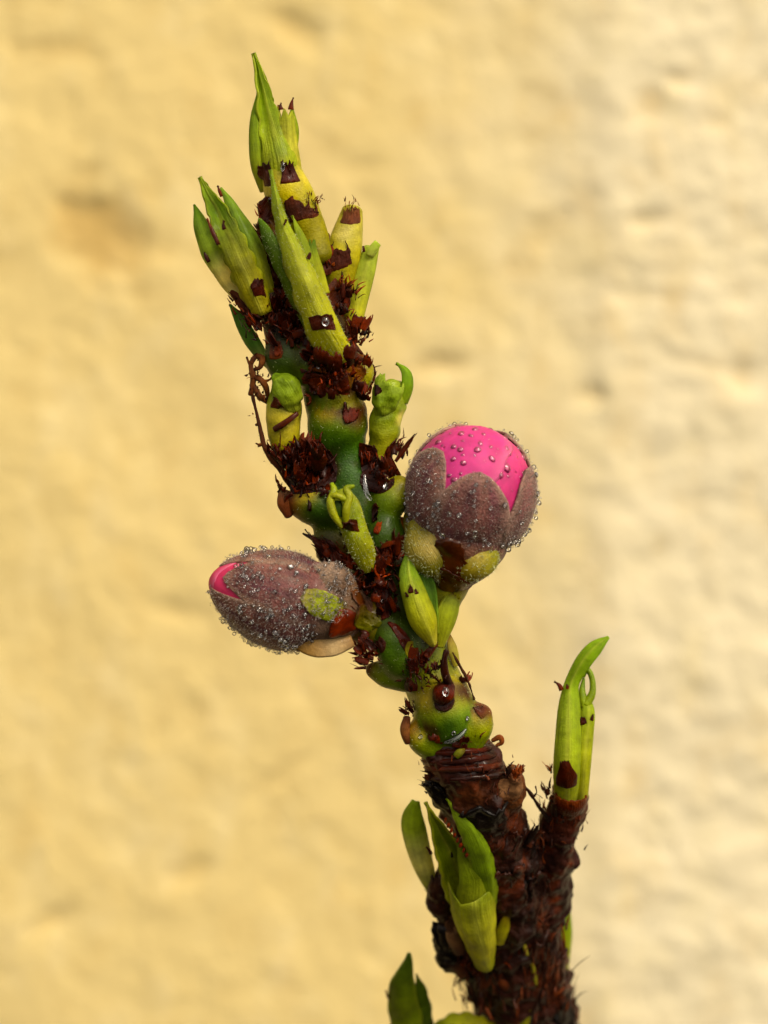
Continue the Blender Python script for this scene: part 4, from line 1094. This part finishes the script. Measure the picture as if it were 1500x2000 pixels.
bscale(budL, [(716, 1180, -80), (700, 1160, -88), (684, 1130, -82), (668, 1106, -70)], [16, 18, 14, 5], [(0, '5a3412'), (.5, '6a4a20'), (1, '8a8434')], mat=M_SMOOTH, cling=[calL, stalkL], lift=4, peel=5, seed=14.8)
bscale(budL, [(735, 1235, -84), (715, 1205, -90), (700, 1185, -86)], [22, 26, 12], [(0, '6a7418'), (.6, '5f5414'), (1, '4a240c')], mat=M_GREEN, cling=[calL, stalkL], lift=4, peel=5, seed=14.9)
p_, n_ = sample_surface([c1, c2], 900, 54)
hairs('down', budL, p_, n_, M_HAIR, 8, .5, AL * .3, 55, .45)
ii = rng.choice(len(p_), 130, replace=False)
dew('dew', budL, p_[ii] + n_[ii] * 4 / PX, 1.3 + 2.6 * rng.random(130) ** 2)

# ------------------------------------------------------------------ stem between the buds and the bark
strands('frayed_scales', twig, [(712, 1276, -46, 9, 34, 34, 5, -.9, -.3, -.1, .45), (732, 1275, -56, 12, 40, 34, 6, -.6, -.6, -.3, .6), (722, 1284, -40, 6, 14, 26, 4, -1, -.1, 0, .3)], M_SCALE, [DB, BR, RU, '5a260c'], seed=43)
bract([(742, 1272, -84), (728, 1262, -90), (714, 1246, -86)], [18, 19, 11], [(0, '4a1e0a'), (1, '55240c')], ragged=.2, rag_n=4, seed=5.0, roll=-10)
bract([(810, 1272, -88), (798, 1248, -94), (778, 1222, -90), (757, 1208, -84)], [14, 17, 10, 1], [(0, '421a0a'), (.5, '7a2c0e'), (1, '5a220c')], seed=5.2, wrap=70)
bract([(840, 1310, -82), (834, 1285, -92), (836, 1256, -90)], [28, 31, 22], [(0, '5a3a0e'), (.3, '7a3810'), (.7, '6a2c0c'), (1, '8a4a1c')], ragged=.18, rag_n=5, seed=5.4, wrap=65)
bract([(806, 1282, -74), (802, 1268, -78), (800, 1254, -74)], [10, 11, 7], [(0, 'a4a42c'), (1, '8a7a1c')], mat=M_LEAF, seed=5.6)
strands('frayed_scales', twig, [(815, 1315, -80, 14, 40, 26, 5, -.4, -.7, -.3, .7), (850, 1310, -84, 12, 30, 26, 4, .1, -1, -.3, .6), (800, 1300, -72, 8, 24, 20, 3, -.7, -.3, -.1, .6)], M_SCALE, [DB, BR, '30120a', '5a260c'], seed=44)
tube('stalk', [(880, 1345, -50), (868, 1310, -84), (868, 1285, -94), (872, 1272, -94)], [9, 8, 6, 7], M_SCALE, twig, [(0, '40180a'), (.6, '4a2414'), (1, '3a1c10')], amp=2, ns=12)
bud_c = tube('dormant_bud', [(862, 1366, -52), (868, 1352, -58), (876, 1338, -56)], [18, 22, 14], M_SCALE, twig, [(0, '3a1408'), (.5, '7a2c0c'), (1, '4a1a0a')], amp=2, ns=20)
leaf('bract', [(872, 1376, -72), (868, 1362, -86), (862, 1344, -92)], [26, 30, 27], twig, [(0, '4a2a0c'), (.4, '30120a'), (1, '4a1a0a')], mat=M_SCALE, wrap=75, seed=15.2, ragged=.15, rag_n=3, roll=6, cling=[stem], lift=4)
drop(twig, P(870, 1346, -112), (.1, -1, .4), 10, .7)
tube('leaf_scar', [(794, 1402, -14), (791, 1424, -16), (797, 1450, -12)], [8, 10, 7], M_DRY, twig, [(0, '6a3412'), (.5, '9a6834'), (1, '6a3412')], amp=2, ns=12)
bract([(955, 1395, -30), (945, 1382, -36), (935, 1370, -32)], [17, 17, 10], [(0, '7a5a24'), (.5, '6a3416'), (1, '4a2210')], ragged=.2, rag_n=4, seed=6.0, roll=10, mat=M_DRY)
stipule_tube([(926, 1366, -20), (914, 1330, -26), (898, 1300, -30), (884, 1275, -34)], [2, 2.4, 2.2, 1.5], [(0, '4a2a12'), (1, '5a3414')], twig, seed=9)
leaf('bract', [(892, 1300, -10), (884, 1268, -14), (877, 1240, -10)], [8, 11, 4], twig, [(0, 'b4b058'), (.5, 'c0b86a'), (1, '8a6a34')], seed=15.5, roll=30, edge='8a5a30')
meniscus([(868, 1450, -42), (884, 1446, -46), (900, 1436, -44), (910, 1424, -40)], [2, 5, 5, 2])
strands('frayed_scales', twig, [(800, 1380, -10, 6, 16, 22, 2.6, -.6, -1, 0, .4), (798, 1395, -20, 6, 14, 20, 3, -.3, -1, 0, .5), (840, 1330, -60, 8, 16, 20, 3, -.2, -1, 0, .5)], M_SCALE, [BR, DB, '5a2a10'], seed=45)

# rings and flakes of the bark
for i, (y, cx, rr2, c) in enumerate([(1462, 892, 70, '6a2c10'), (1478, 898, 74, '55240e'), (1494, 905, 77, '7a3a14'), (1512, 912, 80, '40200e')]):
    arc = []
    for q in np.linspace(-82, 82, 9):
        a = math.radians(q)
        arc.append((cx + math.sin(a) * rr2, y + 8 * math.cos(a) - 6 * math.sin(a) * (1 if i % 2 else .6), 46 - math.cos(a) * rr2))
    tube('bark_ring', arc, [3, 5, 6, 6.5, 7, 6.5, 6, 5, 3], M_SCALE if i < 3 else M_BARK, twig, [(0, c), (.5, '3a160a'), (.7, c), (1, DB)], amp=3, freq=9, ns=10, seed=i)
leaf('bract', [(890, 1478, -34), (898, 1470, -36), (908, 1464, -32)], [7, 8, 3], twig, [(0, '7a8a20'), (1, '6a5a18')], nt=10, ns=9, seed=16.1)
tube('bark_curl', [(962, 1446, -10), (976, 1440, -12), (980, 1450, -12), (970, 1456, -10)], [4, 6, 5, 3], M_DRY, twig, [(0, '8a4a14'), (1, 'a05a1c')], amp=1, ns=10)
def flake(path, hw, c, **kw):
    st = c if isinstance(c, list) else [(0, c), (1, c)]
    return leaf('bark_flake', path, hw, twig, st, mat=kw.pop('mat', M_BARK), wrap=kw.pop('wrap', 45), nt=18, ns=15, ragged=kw.pop('ragged', .22), rag_n=5, wave=kw.pop('wave', 8), thick=6, cling=[woody, side], peel=14, **kw)
flake([(990, 1560, -8), (1000, 1535, -14), (1006, 1508, -10)], [18, 20, 12], [(0, '6a4020'), (.5, 'a88460'), (1, '5a2a10')], seed=1.0, roll=20, mat=M_DRY)
flake([(1000, 1530, 4), (1006, 1512, 0), (1010, 1496, 4)], [9, 9, 5], [(0, '8a4010'), (1, 'a04c14')], seed=1.4, roll=30, mat=M_DRY)
flake([(870, 1580, 0), (852, 1550, -6), (832, 1520, -2)], [20, 24, 14], [(0, '1c110c'), (1, '120b08')], seed=1.6, roll=-25)
flake([(950, 1640, -24), (946, 1600, -32), (944, 1562, -26)], [46, 50, 40], [(0, '3a2010'), (.5, '1c110c'), (1, '100a08')], seed=1.8)
flake([(1000, 1680, 0), (1008, 1650, -6), (1020, 1615, 0)], [24, 26, 16], [(0, '2a140a'), (1, '4a2410')], seed=2.1, roll=20)
flake([(985, 1760, -8), (990, 1720, -14), (985, 1680, -8)], [34, 36, 26], [(0, '4a2410'), (.6, '6a3414'), (1, '3a1c0c')], seed=2.3)
flake([(1040, 1780, 40), (1036, 1730, 34), (1040, 1690, 40)], [32, 36, 26], [(0, '4a2a14'), (.5, '2a140a'), (1, '3a1a0c')], seed=2.5)
flake([(868, 1790, 40), (852, 1740, 32), (842, 1690, 38)], [20, 24, 13], [(0, '4a2c18'), (.5, '3a1e10'), (1, '5a3820')], seed=2.7, roll=-20)
flake([(886, 1892, 70), (868, 1850, 60), (862, 1790, 66)], [22, 24, 16], [(0, '4a2c14'), (.4, '241510'), (1, '120c0a')], seed=2.9, roll=-25)
flake([(900, 1870, 20), (890, 1820, 14), (884, 1770, 22)], [16, 20, 13], [(0, '5a3a22'), (.5, '6f5038'), (1, '5a3820')], seed=3.1, roll=-20, mat=M_DRY)
flake([(1060, 1920, 60), (1050, 1860, 52), (1052, 1800, 60)], [36, 40, 28], [(0, '5a2c12'), (.5, '54301a'), (1, '3a1c0c')], seed=3.3, roll=12)
flake([(1110, 1960, 90), (1108, 1900, 84), (1098, 1850, 92)], [22, 26, 16], [(0, '4a2410'), (1, '6a3a18')], seed=3.5, roll=25)
flake([(1110, 2030, 90), (1112, 1985, 84), (1104, 1940, 92)], [26, 30, 20], [(0, '120c0a'), (1, '1c120c')], seed=3.7, roll=20)
strands('bark_fibres', twig, [(975, 1900, 18, 30, 150, 90, 4.4, 0, -1, -.16, .22), (1040, 1890, 32, 28, 140, 96, 4.4, .1, -1, -.14, .2), (1000, 1965, 40, 34, 190, 90, 4.6, 0, -1, -.16, .25), (1080, 1960, 66, 22, 90, 90, 3.2, .15, -1, -.05, .22), (935, 1950, 64, 18, 70, 60, 3, -.1, -1, -.1, .3),
        (1000, 1820, 2, 24, 90, 90, 3.4, .2, -1, -.1, .2), (1030, 1740, 34, 24, 80, 70, 3.4, .1, -1, -.1, .25), (975, 1720, 0, 22, 60, 60, 3.4, .0, -1, -.1, .25), (1080, 1650, 48, 20, 90, 56, 3.2, .1, -1, -.1, .3), (1105, 1600, 50, 18, 90, 44, 3.2, .1, -1, -.1, .35), (1030, 1650, 24, 12, 60, 50, 3, .25, -1, 0, .25), (870, 1760, 44, 14, 50, 56, 3, -.2, -1, -.1, .3), (955, 1640, -16, 22, 70, 54, 3, 0, -1, -.1, .35)],
        M_BARK, ['5a2a10', '3a1c0c', '6f3814', '2a150b', '8a4a1c', '48220e'], seed=46)
strands('bark_fibres', twig, [(930, 1480, -24, 26, 30, 26, 2.6, .3, -.5, -.2, .7), (940, 1540, -26, 26, 50, 40, 3, .1, -1, -.1, .4), (1000, 1512, 4, 8, 16, 26, 3, .6, -1, 0, .4), (850, 1540, 30, 10, 30, 30, 3.4, -.6, -.8, 0, .4), (850, 1500, 14, 10, 20, 24, 3, -.4, -.8, 0, .4), (905, 1910, 60, 8, 16, 40, 2, -.5, .4, 0, .6)],
        M_BARK, ['6a3412', '3a1a0c', '8a4c1e', '22140d'], seed=47)
for (x, y, d, r) in [(890, 1440, -62, 6), (925, 1405, -56, 5), (820, 1438, -46, 5)]:
    drop(twig, P(x, y, d), (.1, -1, .5), r, .8)

# ------------------------------------------------------------------ tuft between stem and side stem
stipule_tube([(1010, 1528, 20), (1032, 1545, 24), (1050, 1572, 34), (1072, 1602, 46)], [5, 4, 3.4, 5], [(0, '4a2410'), (1, '2a140a')], twig, seed=14)
stipule_tube([(1040, 1558, 28), (1048, 1548, 26), (1046, 1536, 26)], [2.6, 2, 1.2], [(0, '3a1c0c'), (1, '4a2410')], twig, seed=15)

# ------------------------------------------------------------------ shoot on the side stem
s = shoot(1114, 1552, 80, 'slender bright green shoot with a curved tip on the short side stem')
leaf('leaf', [(1106, 1556, 52), (1107, 1500, 44), (1110, 1440, 40), (1112, 1380, 42), (1117, 1335, 46), (1140, 1292, 46), (1164, 1264, 44), (1189, 1244, 44)], [24, 27, 26, 22, 15, 17, 15, 3], s,
     [(0, 'a4b030'), (.2, '98ac34'), (.5, '90ac34'), (.75, '7aa01c'), (1, '8cb838')], wrap=[100, 100, 95, 90, 70, 55, 50, 45], roll=[-6, -6, -6, -6, -10, -20, -20, -20], seed=17.1, rib=1.5, nt=48)
leaf('leaf', [(1132, 1556, 60), (1136, 1490, 56), (1142, 1430, 54), (1146, 1390, 56), (1144, 1360, 60)], [17, 19, 18, 16, 8], s, [(0, 'b4ba34'), (.5, 'a8b630'), (1, '86a428')], wrap=90, roll=12, seed=17.3, rib=1, ragged=.1, rag_n=3)
tube('leaf_curl', [(1146, 1376, 52), (1157, 1352, 52), (1156, 1325, 54), (1147, 1308, 56), (1140, 1322, 58)], [9, 7, 6, 5, 3], M_GREEN, s, [(0, '8aa82c'), (1, '6f9a20')], amp=1.5, ns=12)
tube('leaf_curl', [(1142, 1380, 54), (1137, 1352, 56), (1140, 1325, 60)], [9, 7, 3], M_GREEN, s, [(0, '8aa82c'), (1, '5f8a1c')], amp=1.5, ns=12)
leaf('bud_scale', [(1106, 1541, 18), (1106, 1522, 15), (1104, 1500, 16), (1102, 1480, 18)], [20, 21, 11, 3], s, [(0, '5a2a0e'), (1, BR)], mat=M_SCALE, wrap=50, ragged=.12, rag_n=3, seed=17.5, roll=-4)
leaf('bud_scale', [(1112, 1574, 32), (1114, 1560, 28), (1115, 1548, 30)], [32, 34, 31], s, [(0, '4a200c'), (.6, '5a280e'), (1, '7a4a18')], mat=M_SCALE, wrap=85, ragged=.15, rag_n=6, seed=17.6, cling=False)
leaf('bud_scale', [(1137, 1416, 36), (1136, 1406, 36), (1136, 1398, 36)], [8, 7, 3], s, [(0, BR), (1, BR)], mat=M_SCALE, wrap=50, ragged=.3, rag_n=3, nt=10, ns=9)
leaf('bud_scale', [(1156, 1408, 40), (1158, 1401, 40), (1157, 1396, 40)], [5, 4, 1], s, [(0, BR), (1, BR)], mat=M_SCALE, wrap=50, nt=10, ns=9)
leaf('stipule', [(1097, 1348, 40), (1092, 1338, 40), (1082, 1331, 40)], [5, 4, 0], s, [(0, RU), (1, DB)], mat=M_SCALE, wrap=60, nt=8, ns=5)
leaf('stipule', [(1108, 1346, 30), (1108, 1340, 30), (1107, 1336, 30)], [3, 3, 0], s, [(0, RU), (1, DB)], mat=M_SCALE, wrap=60, nt=8, ns=5)
strands('frayed_scales', s, [(1078, 1505, 50, 4, 9, 36, 4, -.3, -1, 0, .2), (1070, 1550, 52, 6, 14, 40, 4, -.3, -1, 0, .3), (1062, 1580, 52, 5, 8, 40, 3, -.2, -1, 0, .3), (1085, 1570, 40, 6, 20, 26, 4, -.2, -1, -.1, .4)], M_DRY, ['8a4414', 'a85a1c', '5a2a10', '4a2210'], seed=48)

# ------------------------------------------------------------------ shoot between the buds
s = shoot(846, 1258, -60, 'small green shoot with a split tip under the plump bud')
leaf('leaf', [(847, 1260, -82), (828, 1215, -100), (812, 1170, -104), (798, 1122, -98), (797, 1070, -86)], [7, 26, 25, 19, 1], s, [(0, 'cdc860'), (.2, 'b4b830'), (.5, '9aa82c'), (.7, '78982a'), (1, '5f8a2c')], wrap=[90, 85, 75, 60, 50], roll=6, seed=18.1, rib=2)
leaf('leaf', [(850, 1240, -78), (842, 1190, -84), (832, 1140, -84), (812, 1088, -80)], [9, 15, 18, 6], s, [(0, '90a42c'), (.4, '56802c'), (1, '4a7a30')], wrap=60, roll=20, seed=18.3, inside=True)
leaf('leaf', [(858, 1264, -60), (866, 1225, -66), (876, 1190, -64), (890, 1158, -56)], [9, 20, 22, 13], s, [(0, 'a8b038'), (.5, '98a830'), (.85, '86982c'), (1, '5a2a10')], wrap=60, roll=18, seed=18.5, ragged=.1, rag_n=4, edge='a8ac44')
for (x, y, h) in [(800, 1158, 18), (816, 1158, 10), (789, 1166, 8)]:
    leaf('bud_scale', [(x, y, -128), (x - 1, y - h * .5, -129), (x - 2, y - h, -128)], [5, 4, 0], s, [(0, BR), (1, '40180a')], mat=M_SCALE, wrap=50, nt=8, ns=7)

# ------------------------------------------------------------------ lower front shoot
s = shoot(936, 1872, 0, 'large olive leaf shoot with three pointed tips on the dark bark')
leaf('leaf', [(938, 1850, 0), (924, 1790, -12), (906, 1735, -18), (886, 1685, -18), (862, 1632, -14), (831, 1567, -8)], [16, 38, 42, 34, 21, 1], s, [(0, '98a020'), (.35, '8c9a26'), (.55, '6a7c14'), (.8, '667c18'), (1, '8a9838')], wrap=50, inside=True, roll=-8, seed=19.1, edge='a0a838', wave=5, teeth=.1, teeth_n=10, rib=2)
leaf('leaf', [(950, 1800, -16), (952, 1735, -26), (938, 1670, -34), (912, 1615, -34), (872, 1560, -28)], [18, 24, 27, 20, 1], s, [(0, '8a982c'), (.4, '6c8a1c'), (.8, '7a9c28'), (1, '98b838')], wrap=40, roll=14, seed=19.3, edge='9cb040', teeth=.14, teeth_n=10, keel=(.2, 10), wave=4)
leaf('leaf', [(926, 1810, -24), (924, 1760, -32), (926, 1720, -32), (912, 1685, -30), (892, 1642, -26)], [30, 36, 32, 20, 1], s, [(0, 'a8ac38'), (.45, '8c9c2e'), (.65, '748a1e'), (1, '74882a')], wrap=40, seed=19.5, roll=6, ns=25, nt=44, wave=4, keel=(.3, 8))
leaf('leaf', [(946, 1880, 0), (936, 1830, -24), (926, 1778, -32), (920, 1700, -14)], [20, 34, 45, 50], s, [(0, '98a020'), (.3, 'b0b03a'), (.65, 'a4aa38'), (.9, '7a8c22'), (1, '6f8220')], wrap=[100, 85, 70, 50], seed=19.7, rib=1, ragged=.22, rag_n=2, edge='a8ac48', wave=5, thick=1.5, ns=33, nt=50, keel=(.25, 7),
     blots=[(889, 1728, -50, 7, '4a200c', .3), (888, 1719, -48, 5, '4a200c', .3), (918, 1741, -64, 10, '4a200c', .3), (922, 1728, -60, 6, '4a200c', .3), (948, 1727, -56, 8, '4a200c', .3), (951, 1716, -54, 5, '4a200c', .3), (970, 1716, -40, 5, '5a2a10', .3)])
for k in range(8):
    u = k / 7
    x, y = 868 + u * 42, 1606 + u * 68
    leaf('gland', [(x, y, -52), (x + 2, y - 5, -53), (x + 3, y - 9, -52)], [2 + k % 3 * .5, 2.4 + k % 2, 1], s, [(0, '9a3c14'), (1, RU)], mat=M_SCALE, wrap=70, nt=6, ns=5)
leaf('leaf', [(890, 1800, 66), (850, 1750, 56), (830, 1700, 54), (814, 1645, 54), (806, 1600, 56), (812, 1563, 60)], [8, 9, 20, 25, 23, 8], s, [(0, '98a83c'), (.35, 'a8b458'), (.5, 'd4d8b0'), (.62, 'd0d6a8'), (.8, '98b040'), (1, '8caa2c')], wrap=65, seed=19.9, roll=-8)
leaf('stipule', [(842, 1668, -4), (838, 1660, -5), (832, 1655, -4)], [4, 3, 0], s, [(0, BR), (1, BR)], mat=M_SCALE, wrap=60, nt=6, ns=5)
leaf('bud_scale', [(974, 1842, -10), (984, 1810, -14), (994, 1772, -10)], [12, 13, 1], s, [(0, 'b4b034'), (.5, 'a4a428'), (1, '6a3412')], wrap=60, seed=20.1, edge='6a3a14', roll=10, cling=False)
leaf('bud_scale', [(900, 1860, -10), (885, 1830, -12), (878, 1800, -8)], [14, 15, 6], s, [(0, '4a2410'), (.5, '7a5a3c'), (1, '8a6a4a')], mat=M_DRY, seed=20.3, ragged=.3, rag_n=3, roll=-20, cling=False)
leaf('bud_scale', [(1030, 1866, 4), (1020, 1838, 0), (1006, 1806, 4)], [3, 5, 1], s, [(0, 'b8b450'), (.6, 'a8a440'), (1, '6a3a18')], seed=20.5, roll=10, cling=False)
leaf('bud_scale', [(1048, 1926, 22), (1042, 1895, 18), (1034, 1862, 22)], [3, 5, 1], s, [(0, 'a0a038'), (.6, '98983a'), (1, '6a3a18')], seed=20.7, cling=False)
strands('frayed_scales', s, [(915, 1880, 6, 12, 40, 40, 5, -.2, -1, -.2, .45), (965, 1870, 0, 14, 50, 46, 5, .2, -1, -.3, .4), (1000, 1850, 6, 12, 40, 50, 5, .1, -1, -.2, .3), (940, 1890, 6, 16, 40, 30, 5, 0, -1, -.3, .5)], M_SCALE, ['5a2a10', '3a180a', '7a4018', BR], seed=49)

# ------------------------------------------------------------------ leaves at the foot of the picture
s = shoot(815, 2060, 60, 'toothed green leaf pair low down beside the bark')
leaf('leaf', [(925, 2120, 110), (850, 2090, 80), (806, 2050, 60), (792, 1990, 50), (786, 1930, 48), (800, 1862, 54)], [14, 22, 30, 36, 28, 4], s, [(0, '7a8a20'), (.6, '6f8418'), (.7, '6a7c18'), (1, '3f5a18')], wrap=55, seed=21.1, wave=10, roll=-10, edge='8a9a34')
leaf('leaf', [(920, 2110, 110), (868, 2085, 84), (835, 2050, 66), (828, 1990, 62), (822, 1940, 62), (814, 1903, 66)], [10, 16, 20, 22, 16, 1], s, [(0, '4a5c14'), (.5, '3d5010'), (1, '4f6a18')], wrap=50, roll=20, seed=21.3, teeth=.18, teeth_n=7)
leaf('stipule', [(764, 1955, 50), (757, 1945, 50), (754, 1936, 50)], [3, 3, 0], s, [(0, '6a5a20'), (1, BR)], mat=M_SCALE, wrap=60, nt=6, ns=5)
s = shoot(960, 2030, 60, 'yellow-green toothed leaf lying across the foot of the twig')
leaf('leaf', [(975, 2030, 50), (930, 2008, 36), (885, 2002, 34), (838, 2012, 40)], [24, 30, 26, 6], s, [(0, '8a8a1c'), (.3, 'a4a428'), (.7, '98a428'), (1, '7a8a20')], wrap=55, seed=21.5, teeth=.2, teeth_n=6, wave=5, blots=[(920, 1980, 10, 18, '9a7a20', .6)])
leaf('leaf', [(1000, 2030, 36), (1020, 2000, 26), (1035, 1972, 28)], [14, 14, 4], s, [(0, '8a9020'), (1, '7a7a20')], wrap=60, seed=21.7)

s = shoot(1104, 1925, 170, 'thin green leaf strip half hidden behind the bark')
leaf('leaf', [(1102, 1925, 165), (1098, 1870, 168), (1100, 1820, 168), (1106, 1750, 172)], [6, 18, 20, 6], s, [(0, 'a4b034'), (.4, 'a8b838'), (.7, '8cac28'), (1, '98b43c')], wrap=70, seed=22.1, roll=10, blots=[(1092, 1855, 130, 12, '5a2a10', .5)])

for _x, _y, _w, _sd in ((628, 690, 17, 3.7), (652, 700, 20, 4.9), (676, 690, 16, 6.3)):
    bract([(_x, _y + 22, -84), (_x, _y, -100), (_x + 2, _y - 22, -106)], [_w * .8, _w, _w * .7], [(0, DB), (.5, '5a280e'), (1, '6a3412')], ragged=.3, rag_n=5, seed=_sd, cling=False, wrap=60)
BRS = [BR, DB, '6a300e', '5a260c', '3a1608', RU]
tatters(twig, [(650, 690, -84, 20, 7, 34, 12, 0, -1, -.3), (610, 690, -76, 12, 4, 32, 10, -.1, -1, -.3), (700, 655, -48, 10, 5, 34, 10, .4, -1, -.1), (700, 720, -60, 10, 4, 28, 10, .2, -1, -.3), (665, 745, -84, 16, 5, 24, 11, 0, -1, -.4), (545, 640, -66, 14, 5, 34, 10, -.2, -1, -.3), (560, 590, -56, 10, 4, 40, 9, 0, -1, -.2), (530, 520, -44, 8, 4, 34, 8, -.1, -1, -.2),
        (590, 920, -72, 22, 9, 44, 13, 0, -1, -.3), (555, 915, -46, 10, 4, 40, 10, -.3, -1, -.1), (745, 930, -70, 10, 5, 34, 10, .2, -1, -.3), (772, 892, -36, 5, 3, 34, 6, .3, -1, 0), (745, 1115, -86, 16, 7, 40, 11, .1, -1, -.3), (690, 1120, -72, 16, 6, 34, 11, -.1, -1, -.3), (735, 1155, -88, 14, 4, 26, 12, 0, -1, -.4), (775, 1075, -82, 6, 3, 40, 9, .2, -1, -.3),
        (645, 1080, -46, 10, 4, 30, 9, -.5, -.8, -.1), (715, 1270, -62, 12, 5, 30, 10, -.7, -.5, -.2), (825, 1300, -76, 14, 6, 28, 9, -.2, -1, -.3), (800, 1392, -20, 5, 3, 22, 6, -.4, -1, 0), (672, 590, -50, 9, 4, 34, 9, .2, -1, -.2), (632, 505, -28, 8, 4, 32, 8, 0, -1, -.2), (512, 455, -30, 6, 4, 32, 7, -.3, -1, -.1), (715, 745, -24, 6, 3, 34, 8, .3, -1, 0)],
        BRS, M_SCALE, seed=71)
tatters(twig, [(612, 778, -58, 8, 3, 24, 10, -.1, -1, -.3), (650, 775, -72, 10, 4, 22, 11, 0, -1, -.4), (700, 775, -56, 8, 4, 24, 10, .2, -1, -.3), (716, 720, -40, 8, 4, 28, 9, .2, -1, -.2), (600, 735, -70, 8, 3, 24, 9, -.1, -1, -.3), (575, 655, -70, 10, 3, 28, 9, 0, -1, -.3),
        (640, 965, -66, 8, 3, 26, 9, -.1, -1, -.3), (850, 1452, -32, 8, 3, 20, 9, 0, -1, -.3), (900, 1450, -34, 10, 3, 20, 10, .2, -1, -.3), (810, 1345, -50, 8, 3, 22, 8, -.2, -1, -.3), (905, 1330, -30, 6, 2, 26, 6, .3, -1, -.1), (760, 1190, -74, 10, 4, 26, 9, 0, -1, -.3), (780, 1150, -78, 8, 3, 28, 9, .1, -1, -.3)],
        BRS, M_SCALE, seed=73)
tatters(twig, [(1000, 1518, -2, 8, 3, 28, 9, .5, -1, 0), (850, 1535, 16, 8, 3, 28, 9, -.6, -.8, 0), (1090, 1590, 44, 14, 4, 34, 10, 0, -1, -.2), (870, 1770, 30, 10, 3, 40, 12, -.3, -1, 0), (1030, 1650, 20, 10, 3, 44, 10, .3, -1, 0), (940, 1900, 20, 20, 4, 40, 12, 0, -1, -.3), (1050, 1830, 40, 20, 4, 50, 12, .1, -1, -.2)],
        ['45200c', '2a1409', '5f2d10', '7a3e16'], M_DRY, seed=72, name='bark_flake')

fuzz([stem], 1500, twig, 57, 5, .28)
print('built', len(bpy.data.objects))
